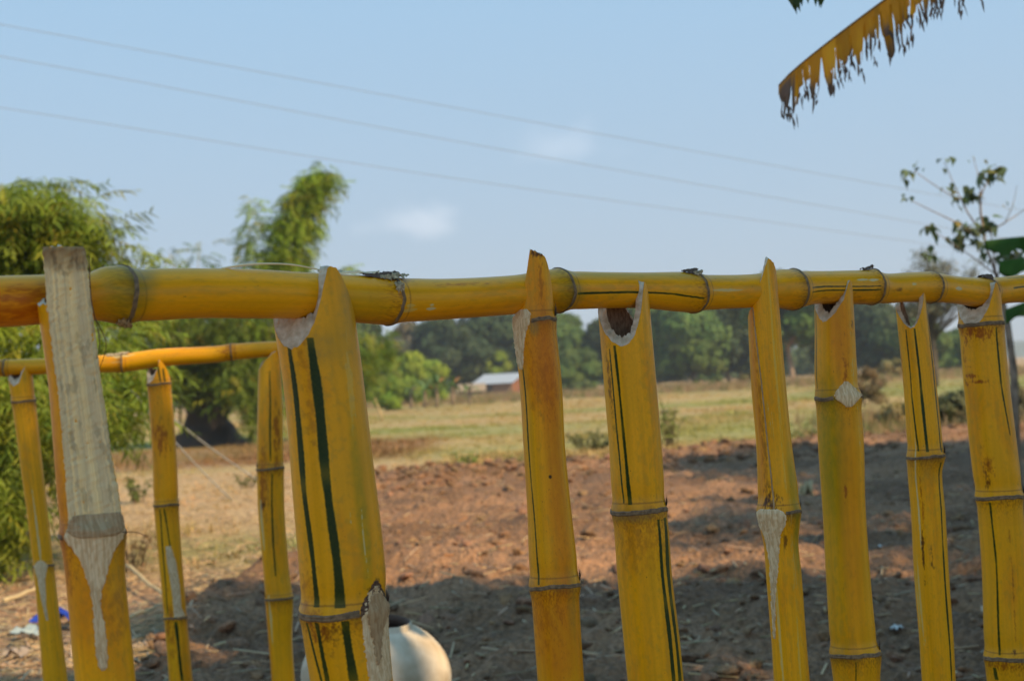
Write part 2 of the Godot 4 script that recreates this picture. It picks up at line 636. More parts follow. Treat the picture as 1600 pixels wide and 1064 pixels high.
# leaves lying loosely over a disc of radius 1/2 that faces +y: the outside of a leafy lobe
func leaf_pad(count: int, size: float, sd: int, narrow := 0.6) -> Mesh:
	var r := RandomNumberGenerator.new()
	r.seed = sd
	var st := begin()
	for i in count:
		var a := r.randf() * TAU
		var rad := 0.5 * sqrt(r.randf())
		var at := Vector3(cos(a) * rad, r.randf_range(-0.16, 0.14) - rad * rad * 0.5, sin(a) * rad)
		var up := Vector3(at.x * 1.2 + r.randfn() * 0.42, 1.0, at.z * 1.2 + r.randfn() * 0.42).normalized()
		var b := r.randf() * TAU
		var dir := Vector3(cos(b), 0, sin(b))
		dir = (dir - up * dir.dot(up)).normalized()
		var side := up.cross(dir)
		var k := r.randf_range(0.72, 1.28)
		st.set_color(Color(k * r.randf_range(0.9, 1.15), k, k))
		var l := size * r.randf_range(0.7, 1.3)
		quad(st, at, at + dir * l * 0.45 + side * l * narrow * 0.5, at + dir * l - up * l * 0.15, at + dir * l * 0.45 - side * l * narrow * 0.5)
	st.generate_normals()
	var m := st.commit()
	m.surface_set_material(0, M.leaf_far)
	return m

func facing(r: RandomNumberGenerator, at: Vector3, d: Vector3, size: float) -> Transform3D:
	var y := (d + Vector3(r.randfn(), r.randfn(), r.randfn()) * 0.25).normalized()
	var x := y.cross(Vector3(r.randfn(), r.randfn(), r.randfn())).normalized()
	return Transform3D(Basis(x, y, x.cross(y)).scaled(Vector3.ONE * size * r.randf_range(0.75, 1.25)), at)

func turned(r: RandomNumberGenerator, at: Vector3, size: float, tilt := 3.0) -> Transform3D:
	var b := Basis(Vector3.UP, r.randf() * TAU) * Basis(Vector3.RIGHT, r.randf_range(-tilt, tilt)) * Basis(Vector3.BACK, r.randf_range(-tilt, tilt))
	return Transform3D(b.scaled(Vector3.ONE * size * r.randf_range(0.75, 1.25)), at)

# trunk, limbs and a crown of leaf clumps gathered in lobes
func broadleaf(called: String, label: String, at: Vector3, height: float, width: float, trunk: float, tint: Color, lobes: int, per_lobe: int, mesh: Mesh, size: float, sd: int, bark: Material, spread := 1.0, hollow := 0.55, cat := "tree", grp := "", gaps := []) -> Node3D:
	var r := RandomNumberGenerator.new()
	r.seed = sd
	var t := thing(called, label, cat, at, grp)
	var st := begin()
	var lean := Vector3(r.randf_range(-0.06, 0.06), 0, r.randf_range(-0.06, 0.06)) * height
	var fork := Vector3(0, height * maxf(trunk, 0.06), 0) + lean * 0.5
	var rad := clampf(height * 0.022, 0.02, 0.3)
	tube(st, [Vector3(0, -0.2, 0), Vector3(0, height * 0.03, 0), fork * 0.6 + lean * 0.1, fork], [rad * 1.5, rad * 1.1, rad, rad * 0.85], 8)
	var xs := []
	var cs := PackedColorArray()
	var low := height * trunk
	for k in lobes:
		var v := (k + 0.5) / lobes
		var ang := k * 2.4 + r.randf() * 0.8
		var rise := lerpf(0.12, 0.86, v)
		var out := width * 0.5 * (0.25 + 0.55 * sin(PI * clampf(rise * 0.85 + 0.12, 0, 1))) * r.randf_range(0.5, 1.0)
		var mid := Vector3(cos(ang) * out, lerpf(low, height, rise), sin(ang) * out) + lean * rise
		var lr := minf(width, height - low) * r.randf_range(0.2, 0.3) * spread
		if k % 2 == 0 or lobes < 8:
			tube(st, [fork, fork.lerp(mid, 0.5) + Vector3(0, -0.06 * height * r.randf(), 0), mid], [rad * 0.6, rad * 0.35, rad * 0.12], 5)
		var tone := vary(tint, r, 0.22)
		for i in per_lobe:
			var d := Vector3(r.randfn(), r.randfn() * 0.8, r.randfn()).normalized()
			var p := mid + Vector3(d.x * lr, d.y * lr * 0.8, d.z * lr) * lerpf(hollow, 1.0, r.randf())
			if p.y > height * 1.01: p.y = height * 1.01 - r.randf() * 0.1 * lr
			if p.y < 0.05: continue
			var open := false
			for g in gaps:
				var w: Vector3 = p + at - g[0]
				if (w - SUN * w.dot(SUN)).length() < g[1]: open = true
			if open: continue
			xs.append(turned(r, p, size) if gaps or called == "shade_tree" else facing(r, p, (d + Vector3(0, 0.35, 0)).normalized(), size))
			cs.append(vary(tone, r, 0.16))
	st.generate_normals()
	obj("trunk", st, bark, t)
	multi("crown", t, mesh, xs, cs)
	return t

# drooping bamboo: culms [foot, bend, tip, radius], leafy lobes [middle, half sizes, how many]
func bamboo_clump(called: String, label: String, at: Vector3, culms: Array, lobes: Array, mesh: Mesh, size: float, per_metre: float, reach: float, tint: Color, sd: int) -> Node3D:
	var r := RandomNumberGenerator.new()
	r.seed = sd
	var t := thing(called, label, "bamboo", at)
	var xs := []
	var cs := PackedColorArray()
	var yellow := Color(0.42, 0.32, 0.03)
	for q in culms:
		var pts := []
		var rad := []
		for i in 13:
			var u := i / 12.0
			var p: Vector3 = q[0].lerp(q[1], u).lerp(q[1].lerp(q[2], u), u) - at
			pts.append(p)
			rad.append(lerpf(q[3], q[3] * 0.15, u))
		var st := begin()
		tube(st, pts, rad, 7)
		st.generate_normals()
		obj("culm", st, M.culm_far, t)
		var length := 0.0
		for i in 12: length += pts[i].distance_to(pts[i + 1])
		for k in int(length * per_metre):
			var u := r.randf_range(0.18, 1.0)
			var i := mini(11, int(u * 12))
			var p: Vector3 = pts[i].lerp(pts[i + 1], u * 12 - i)
			var along: Vector3 = (pts[i + 1] - pts[i]).normalized()
			var ang := r.randf() * TAU
			var far := reach * pow(r.randf(), 0.7) * (0.35 + 0.9 * sin(PI * clampf(u * 0.9, 0, 1)))
			p += Vector3(cos(ang) * far, r.randf_range(-0.25, 0.35) * reach - far * 0.15, sin(ang) * far) + along * r.randf() * 0.2
			if p.y < 0.05: continue
			var b := Basis(Vector3.UP, -ang + r.randf_range(-0.6, 0.6)) * Basis(Vector3.BACK, r.randf_range(-0.9, 0.5)) * Basis(Vector3.RIGHT, r.randf_range(-0.5, 0.5))
			xs.append(Transform3D(b.scaled(Vector3.ONE * size * r.randf_range(0.75, 1.3)), p))
			cs.append(vary(tint.lerp(yellow, 0.5 if r.randf() < 0.13 else 0.0), r, 0.28))
	for q in lobes:
		var tone := vary(tint, r, 0.2)
		for k in int(q[2] * (1.45 if size < 0.82 else 1.0)):
			var d := Vector3(r.randfn(), r.randfn(), r.randfn()).normalized() * pow(r.randf(), 0.4)
			var p: Vector3 = q[0] - at + d * q[1]
			if p.y < 0.05: continue
			var ang := r.randf() * TAU
			var b := Basis(Vector3.UP, ang) * Basis(Vector3.BACK, r.randf_range(-1.0, 0.4)) * Basis(Vector3.RIGHT, r.randf_range(-0.5, 0.5))
			xs.append(Transform3D(b.scaled(Vector3.ONE * size * r.randf_range(0.75, 1.3)), p))
			cs.append(vary(tone.lerp(yellow, 0.5 if r.randf() < 0.13 else 0.0), r, 0.28))
	multi("foliage", t, mesh, xs, cs)
	return t

# a banana leaf: midrib through pts, the two halves cut into strips that hang by droop (0 flat, 1 straight down)
func banana_leaf(parent: Node3D, pts: Array, half: float, droop: float, sd: int, dead: bool) -> void:
	var r := RandomNumberGenerator.new()
	r.seed = sd
	var keys := []
	var total := 0.0
	for i in pts.size():
		if i: total += pts[i].distance_to(pts[i - 1])
		keys.append(total)
	var mid := []
	var rad := []
	for i in 41:
		mid.append(ev(keys, pts, total * i / 40.0))
		rad.append(lerpf(0.009, 0.003, i / 40.0) * (0.75 if dead else 0.7))
	var st := begin()
	tube(st, mid, rad, 6)
	st.generate_normals()
	obj("midrib", st, M.midrib_dead if dead else M.midrib, parent)
	var step := 0.0065 if dead else 0.03
	var count := int(total * 0.86 / step)
	var tips := []
	for side in [-1, 1]:
		st = begin()
		var left := 0
		var swing := 0.0
		var long := 1.0
		var tone := 1.0
		var torn := false
		var group := 1
		var prev := []
		for k in count + 1:
			var u := 0.14 + 0.86 * k / count
			var s := total * u
			var p: Vector3 = ev(keys, pts, s)
			var ahead: Vector3 = (ev(keys, pts, minf(total, s + 0.02)) - ev(keys, pts, s - 0.02)).normalized()
			var out: Vector3 = ahead.cross(Vector3.UP).normalized() * side
			if left <= 0:
				group = r.randi_range(3, 9)
				left = group if dead else r.randi_range(2, 14)
				swing = r.randf_range(-0.16, 0.16) if dead else r.randf_range(-0.1, 0.1)
				long = r.randf_range(0.66, 1.12) if dead else 1.0
				tone = r.randf_range(0.7, 1.3)
				torn = true
			left -= 1
			var upto := 1 if torn else 5
			torn = false
			var wide := half * pow(sin(PI * clampf(0.12 + 0.74 * (1.0 - u) + 0.03, 0, 1)), 0.4) * long * (r.randf_range(0.93, 1.05) if dead else 0.85 + 0.2 * sin(k * 0.9 + sd) + r.randf_range(-0.06, 0.06))
			var down := (out * (1.0 - droop) + Vector3(0, -1, 0) * droop).normalized()
			var row := []
			var tint := []
			for j in 6:
				var v := j / 5.0
				var bend := down.lerp(Vector3(0, -1, 0), v * 0.5) if not dead else down
				var q := p + bend * wide * v + ahead * (wide * v * (swing * v + 0.18 * (1.0 - droop)))
				if dead:
					q += out * sin(v * 5.0 + k * 0.7) * 0.008 * v + ahead * pow(v, 1.4) * (left - (group - 1) * 0.5) * step * 0.48
					q += ahead * r.randf_range(-0.004, 0.004) * v
				else:
					q += Vector3(0, 0.03 * sin(v * PI) * (1.0 - droop), 0)
				row.append(q)
				if dead and j == 5 and left == group / 2:
					tips.append(q)
				if dead:
					var brown := smoothstep(0.55, 0.85, v + (1.0 - long) * 0.25 + (r.randf() - 0.5) * 0.16 + (0.55 if u > 0.965 else 0.0))
					tint.append(Color(0.86, 0.38, 0.02).lerp(Color(0.22, 0.14, 0.10), brown) * tone)
				else:
					tint.append(Color(0.05, 0.135, 0.02) * tone * (0.85 + 0.3 * r.randf()))
			if prev:
				for j in upto:
					if dead and j >= 3 and r.randf() < 0.38: break
					for q in [[prev, j], [row, j], [row, j + 1], [prev, j], [row, j + 1], [prev, j + 1]]:
						st.set_color((prev[6] if q[0] == prev else tint)[q[1]])
						st.add_vertex(q[0][q[1]])
			prev = row.duplicate()
			prev.append(tint)
		st.generate_normals()
		obj("leaf_half", st, M.leaf if dead else M.leaf_far, parent)
	# hanging threads of the torn edge
	if dead:
		st = begin()
		for k in tips.size() * 3:
			var from: Vector3 = tips[k / 3] + Vector3(r.randf_range(-0.01, 0.01), r.randf_range(0.0, 0.03), 0)
			var c := Color(0.13, 0.09, 0.07) * r.randf_range(0.7, 1.5)
			blade(st, from, Vector3(r.randf_range(-0.35, 0.35), -1, r.randf_range(-0.3, 0.3)).normalized(), Vector3(1, 0, 0), half * r.randf_range(0.08, 0.28), r.randf_range(0.003, 0.009), 0.3, c)
		st.generate_normals()
		obj("torn_fringe", st, M.leaf, parent).set_meta("kind", "stuff")

func grass_tuft(blades: int, tall: float, sd: int) -> Mesh:
	var r := RandomNumberGenerator.new()
	r.seed = sd
	var st := begin()
	for i in blades:
		var a := r.randf() * TAU
		var at := Vector3(cos(a), 0, sin(a)) * r.randf() * 0.10
		var dir := Vector3(cos(a) * 0.5, 1.0, sin(a) * 0.5) + Vector3(r.randfn(), 0, r.randfn()) * 0.35
		var k := r.randf_range(0.7, 1.3)
		blade(st, at, dir.normalized(), Vector3(-sin(a), 0, cos(a)), tall * r.randf_range(0.5, 1.2), 0.006 + tall * 0.02, r.randf_range(0.2, 1.0), Color(k, k, k))
	st.generate_normals()
	var m := st.commit()
	m.surface_set_material(0, M.leaf)
	return m

# loose weed: stems with small leaves
func weed(called: String, label: String, at: Vector3, tall: float, wide: float, stems: int, leaves: int, tint: Color, leaf_len: float, sd: int, cat := "shrub", grp := "") -> void:
	var r := RandomNumberGenerator.new()
	r.seed = sd
	var t := thing(called, label, cat, at, grp)
	var st := begin()
	var lf := begin()
	for k in stems:
		var a := r.randf() * TAU
		var out := wide * 0.5 * sqrt(r.randf())
		var tip := Vector3(cos(a) * out, tall * r.randf_range(0.55, 1.0), sin(a) * out)
		var root := Vector3(cos(a), 0, sin(a)) * out * 0.35 + Vector3(0, -0.03, 0)
		var bend := root.lerp(tip, 0.5) + Vector3(0, tall * 0.12, 0)
		tube(st, [root, bend, tip], [tall * 0.008 + 0.002, tall * 0.006 + 0.001, 0.002], 4)
		for i in leaves:
			var u := r.randf_range(0.25, 1.0)
			var p := root.lerp(bend, u).lerp(bend.lerp(tip, u), u)
			var d := Vector3(r.randfn(), r.randfn() * 0.6 + 0.1, r.randfn()).normalized()
			var c := vary(tint, r, 0.3)
			blade(lf, p, d, d.cross(Vector3(r.randfn(), 1, r.randfn())).normalized(), leaf_len * r.randf_range(0.6, 1.3), leaf_len * r.randf_range(0.25, 0.45), 0.6, c)
	st.generate_normals()
	obj("stems", st, M.twig, t)
	if leaves:
		lf.generate_normals()
		obj("leaves", lf, M.leaf, t)

func lathe(st: SurfaceTool, prof: Array, sides: int, wob: FastNoiseLite = null) -> void:
	var rows := []
	var uvs := []
	for i in prof.size():
		var row := PackedVector3Array()
		var uv := PackedVector2Array()
		for j in sides + 1:
			var a := TAU * (j % sides) / sides
			var k := 1.0
			if wob: k += wob.get_noise_3d(cos(a) * 30.0, prof[i][1] * 60.0, sin(a) * 30.0) * 0.02
			row.append(Vector3(sin(a) * prof[i][0] * k, prof[i][1], cos(a) * prof[i][0] * k))
			uv.append(Vector2(float(j) / sides, float(i) / prof.size()))
		rows.append(row)
		uvs.append(uv)
	sheet(st, rows, uvs)

# ---------------------------------------------------------------- ground
var g1: FastNoiseLite
var g2: FastNoiseLite

func field_color(x: float, d: float) -> Color:
	var a := g1.get_noise_2d(x * 1.0, d * 1.6) * 0.5 + 0.5
	var b := g2.get_noise_2d(x * 2.0, d * 5.0) * 0.5 + 0.5
	var tan := Color(0.43, 0.31, 0.125)
	var green := Color(0.285, 0.295, 0.08)
	var rust := Color(0.30, 0.17, 0.065)
	var straw := Color(0.52, 0.37, 0.16)
	var c := tan.lerp(green, smoothstep(0.28, 0.52, a) * (1.0 - smoothstep(70.0, 130.0, d)))
	c = c.lerp(straw, smoothstep(0.5, 0.75, b) * 0.6)
	c = c.lerp(rust, smoothstep(0.58, 0.8, b * 0.5 + a * 0.5) * 0.4)
	c = c.lerp(Color(0.44, 0.29, 0.14), smoothstep(75.0, 130.0, d) * 0.8)
	if d < 3.0:
		return Color(0.29, 0.19, 0.115) * (0.85 + 0.3 * b)  # swept earth of the yard
	if x < -1.2:  # the reddish verge before the bamboo, then a pale trodden strip
		var l := smoothstep(-1.2, -2.4, x)
		c = c.lerp(Color(0.27, 0.14, 0.06), l * smoothstep(26.0, 29.0, d) * (1.0 - smoothstep(36.0, 42.0, d)) * (0.6 + 0.4 * b))
		c = c.lerp(Color(0.50, 0.33, 0.165), l * smoothstep(12.0, 15.0, d) * (1.0 - smoothstep(25.0, 27.5, d)) * 0.8)
		c = c.lerp(Color(0.38, 0.225, 0.115), l * (1.0 - smoothstep(10.0, 14.0, d)))
	return c

func field_height(x: float, d: float) -> float:
	return g1.get_noise_2d(x * 3.0, d * 3.0) * 0.03 * smoothstep(18.0, 40.0, d) + g2.get_noise_2d(x * 9.0, d * 9.0) * 0.012

func soil_mask(x: float, d: float) -> float:
	var far := 21.5 + x * 0.45 + g2.get_noise_2d(x * 6.0, 40.0) * 1.6
	var near := -2.15 + g2.get_noise_2d(70.0, d * 7.0) * 0.55
	return smoothstep(0.0, 0.9, far - d) * smoothstep(0.0, 0.45, x - near)

func _ready() -> void:
	# ------------------------------------------------------------ camera, sky, sun, exposure
	var cam := Camera3D.new()
	cam.name = "camera"
	add_child(cam)
	cam.position = Vector3(0, 1.25, 0)
	cam.rotation_degrees = Vector3(1.563, 0, -3.0)
	var lens := CameraAttributesPhysical.new()
	lens.frustum_focal_length = 53.69
	lens.frustum_focus_distance = 2.2
	lens.exposure_aperture = 7.6
	lens.frustum_near = 0.05
	lens.frustum_far = 6000.0
	cam.attributes = lens
	cam.fov = 25.17
	cam.near = 0.05
	cam.far = 6000.0
	cam.current = true

	var env := Environment.new()
	env.background_mode = Environment.BG_SKY
	env.tonemap_mode = Environment.TONE_MAPPER_LINEAR
	env.tonemap_exposure = 1.25
	env.sdfgi_enabled = true
	env.ssao_enabled = true
	env.ssil_enabled = true
	var sky := Sky.new()
	var sm := ProceduralSkyMaterial.new()
	sm.sky_top_color = Color(0.522, 0.709, 0.858)
	sm.sky_horizon_color = Color(0.69, 0.735, 0.775)
	sm.sky_curve = 0.17
	sm.ground_bottom_color = Color(0.42, 0.36, 0.30)
	sm.ground_horizon_color = Color(0.66, 0.68, 0.68)
	sm.sun_angle_max = 20.0
	sm.sky_energy_multiplier = 1.0
	sm.sky_cover = clouds()
	sm.sky_cover_modulate = Color(1, 1, 1, 1)
	sky.sky_material = sm
	env.sky = sky
	env.fog_enabled = true
	env.fog_density = 0.0005
	env.fog_light_color = Color(0.86, 0.90, 0.94)
	var we := WorldEnvironment.new()
	we.name = "world_environment"
	we.environment = env
	add_child(we)

	var sun := DirectionalLight3D.new()
	sun.name = "sun"
	sun.light_energy = 1.6
	sun.light_color = Color(1.0, 0.88, 0.70)
	sun.light_angular_distance = 0.6
	sun.shadow_enabled = true
	add_child(sun)
	var elev := deg_to_rad(42.0)
	var to_sun := Vector3(0.75 * cos(elev), sin(elev), 0.66 * cos(elev)).normalized()
	sun.look_at_from_position(to_sun * 30.0, Vector3.ZERO, Vector3.UP)

	materials()
	ground()
	hills()
	far_side()
	bamboo_groves()
	right_side()
	shade_trees()
	wires()
	fences()
	yard()

func clouds() -> ImageTexture:
	var w := 2048
	var h := 1024
	var px := PackedByteArray()
	px.resize(w * h * 4)
	var nz := noise(77, 0.012, 5)
	var wisp := noise(78, 0.006, 4)
	# azimuth (degrees right of straight ahead), height (degrees), half sizes, strength
	for q in [[-3.45, 6.05, 1.9, 0.85, 0.21], [2.4, 8.7, 2.5, 1.15, 0.10], [-26.0, 5.0, 3.0, 1.0, 0.25], [31.0, 7.0, 3.5, 1.0, 0.2], [38.0, 9.0, 5.0, 1.4, 0.4], [-45.0, 8.0, 5.0, 1.4, 0.4], [100.0, 10.0, 7.0, 2.0, 0.4], [160.0, 12.0, 8.0, 2.0, 0.4], [-120.0, 9.0, 8.0, 2.0, 0.4]]:
		for y in range(int((90.0 - q[1] - q[3] * 2.0) / 180.0 * h), int((90.0 - q[1] + q[3] * 2.0) / 180.0 * h)):
			for x0 in range(int((q[0] + CLOUD_TURN - q[2] * 2.0) / 360.0 * w), int((q[0] + CLOUD_TURN + q[2] * 2.0) / 360.0 * w)):
				var x := posmod(x0, w)
				var dx: float = ((x0 + 0.5) / w * 360.0 - CLOUD_TURN - q[0]) / q[2]
				var dy: float = (90.0 - (y + 0.5) / h * 180.0 - q[1]) / q[3]
				if dy < 0.0: dy *= 1.5
				var m: float = 1.0 - sqrt(dx * dx + dy * dy) + nz.get_noise_2d(x0 * 6.0, y * 9.0) * 0.75
				m = smoothstep(-0.1, 1.25, m) * q[4] * 1.3
				var i := (y * w + x) * 4
				if m * 255 > px[i + 3]:
					px[i] = 225
					px[i + 1] = 205
					px[i + 2] = 190
					px[i + 3] = int(m * 255)
	return ImageTexture.create_from_image(Image.create_from_data(w, h, false, Image.FORMAT_RGBA8, px))

const CLOUD_TURN := 0.0
const SUN := Vector3(0.558, 0.669, 0.491)

func materials() -> void:
	var grain := noise_bytes(5, 0.12, 256, 512, 1, 40)
	var mottle := noise_bytes(4, 0.03, 256, 512, 1, 1)
	var speck := noise_bytes(3, 0.14, 256, 512, 1, 3)
	var px := PackedByteArray()
	for k in grain.size():
		var f := 0.80 + grain[k] / 255.0 * 0.16 + speck[k] / 255.0 * 0.08
		var c := Color(0.98, 0.95, 0.90).lerp(Color(0.72, 0.58, 0.42), clampf(mottle[k] / 255.0 * 1.3 - 0.55, 0.0, 0.32)) * f
		px.append_array([c.r8, c.g8, c.b8])
	var im := Image.create_from_data(256, 512, false, Image.FORMAT_RGB8, px)
	fibre_tex = ImageTexture.create_from_image(im)
	M.gloss = noise_tex(21, 0.02, Color(0.34, 0.34, 0.34), Color(0.52, 0.52, 0.52), 256, 4)
	var m := mat(lin(0.25, 0.165, 0.085), 0.8)
	m.albedo_texture = noise_tex(6, 0.05, Color(0.5, 0.5, 0.5), Color(1.2, 1.2, 1.2), 128)
	m.uv1_triplanar = true
	m.uv1_scale = Vector3(18, 18, 18)
	M.ring = m
	m = mat(lin(0.92, 0.79, 0.60), 0.9)
	m.albedo_texture = noise_tex(8, 0.03, Color(0.62, 0.56, 0.48), Color(1, 1, 1), 256, 6)
	m.heightmap_enabled = true
	m.heightmap_texture = bump_tex(9, 0.05, 256)
	m.heightmap_scale = 0.25
	m.uv1_triplanar = true
	m.uv1_scale = Vector3(9, 9, 9)
	M.cut = m
	m = mat(lin(0.93, 0.78, 0.52), 0.85)
	m.albedo_texture = fibre_tex
	m.heightmap_enabled = true
	m.heightmap_texture = fibre_tex
	m.heightmap_scale = 0.08
	M.scar = m
	m = mat(lin(0.95, 0.80, 0.52), 0.8)
	m.albedo_texture = board_texture()
	m.heightmap_enabled = true
	m.heightmap_texture = fibre_tex
	m.heightmap_scale = 0.1
	M.board = m
	m = mat(lin(0.45, 0.30, 0.19), 0.9)
	m.albedo_texture = noise_tex(12, 0.06, Color(0.6, 0.55, 0.5), Color(1, 1, 1), 256)
	m.uv1_triplanar = true
	m.uv1_scale = Vector3(14, 5, 14)
	M.hollow = m
	M.scale = mat(lin(0.16, 0.09, 0.05), 0.9)
	M.scale_pale = mat(lin(0.60, 0.47, 0.27), 0.85)
	for k in ["scale", "scale_pale"]:
		M[k].albedo_texture = noise_tex(15, 0.08, Color(0.45, 0.42, 0.4), Color(1.2, 1.2, 1.2), 128)
		M[k].uv1_triplanar = true
		M[k].uv1_scale = Vector3(20, 20, 20)
	M.leaf = leaf_mat()
	M.wedge = mat(lin(0.56, 0.42, 0.25), 0.85)
	M.wedge.albedo_texture = fibre_tex
	M.leaf_far = leaf_mat(0.7, 0.22)
	M.culm_far = mat(lin(0.30, 0.22, 0.04), 0.5)
	M.twig = mat(lin(0.20, 0.15, 0.10), 0.9)
	M.bark = mat(lin(0.15, 0.115, 0.085), 0.95)
	M.bark.albedo_texture = noise_tex(31, 0.03, Color(0.5, 0.5, 0.5), Color(1.15, 1.15, 1.15), 256)
	M.bark.uv1_triplanar = true
	M.bark.uv1_scale = Vector3(3, 0.8, 3)
	M.bark_pale = M.bark.duplicate()
	M.bark_pale.albedo_color = lin(0.42, 0.31, 0.22)
	M.midrib = mat(lin(0.14, 0.20, 0.05), 0.5)
	M.midrib_dead = mat(lin(0.30, 0.17, 0.05), 0.7)
	M.fibre = mat(lin(0.85, 0.72, 0.45), 0.7)
	M.straw = mat(lin(0.50, 0.38, 0.20), 0.85)

func board_texture() -> ImageTexture:
	# the split face: long pale and grey fibres
	var w := 256
	var h := 512
	var a := noise_bytes(51, 0.035, w, h, 1, 128)
	var b := noise_bytes(52, 0.15, w, h, 1, 30)
	var c := noise_bytes(53, 0.03, w, h, 2, 2)
	var px := PackedByteArray()
	for k in w * h:
		var t := clampf(a[k] / 255.0 * 1.8 - 0.4, 0.0, 1.0)
		var col := Color(1.0, 0.95, 0.82).lerp(Color(0.90, 0.87, 0.80), t)
		var top := 1.0 - smoothstep(0.0, 0.11, k / float(w * h) + (c[k] / 255.0 - 0.5) * 0.06)
		var foot := smoothstep(0.95, 1.0, k / float(w * h))
		col = col.lerp(Color(0.50, 0.40, 0.28), maxf(top * 0.75, foot * 0.7))
		var f := 0.89 + b[k] / 255.0 * 0.14 - clampf(0.3 - c[k] / 255.0, 0.0, 0.12)
		px.append_array([clampi(int(col.r * f * 255), 0, 255), clampi(int(col.g * f * 255), 0, 255), clampi(int(col.b * f * 255), 0, 255)])
	return ImageTexture.create_from_image(Image.create_from_data(w, h, false, Image.FORMAT_RGB8, px))

func ground() -> void:
	g1 = noise(101, 0.02, 3)
	g2 = noise(102, 0.03, 4)
	var pts := []
	var cols := []
	var rows := 190
	for i in rows + 1:
		var d := -40.0 + 44.0 * i / 12.0 if i <= 12 else 4.0 * pow(700.0, (i - 12) / float(rows - 12))
		var row := PackedVector3Array()
		var cc := PackedColorArray()
		for j in 161:
			var u := j / 80.0 - 1.0
			var x := (absf(d) * 0.9 + 14.0) * u * (0.55 + 0.45 * absf(u))
			row.append(Vector3(x, field_height(x, d) - 0.015, -d))
			cc.append(field_color(x, d))
		pts.append(row)
		cols.append(cc)
	var st := begin()
	sheet(st, pts, [], false, cols)
	st.generate_normals()
	var m := mat(Color.WHITE, 0.95, true)
	m.albedo_texture = noise_tex(111, 0.03, Color(0.62, 0.60, 0.56), Color(1.15, 1.15, 1.15), 512, 6)
	m.uv1_triplanar = true
	m.uv1_world_triplanar = true
	m.uv1_scale = Vector3(0.6, 0.6, 0.6)
	var o := obj("ground", st, m, self)
	tag(o, "", "", "", "structure")
	soil()
	grass()

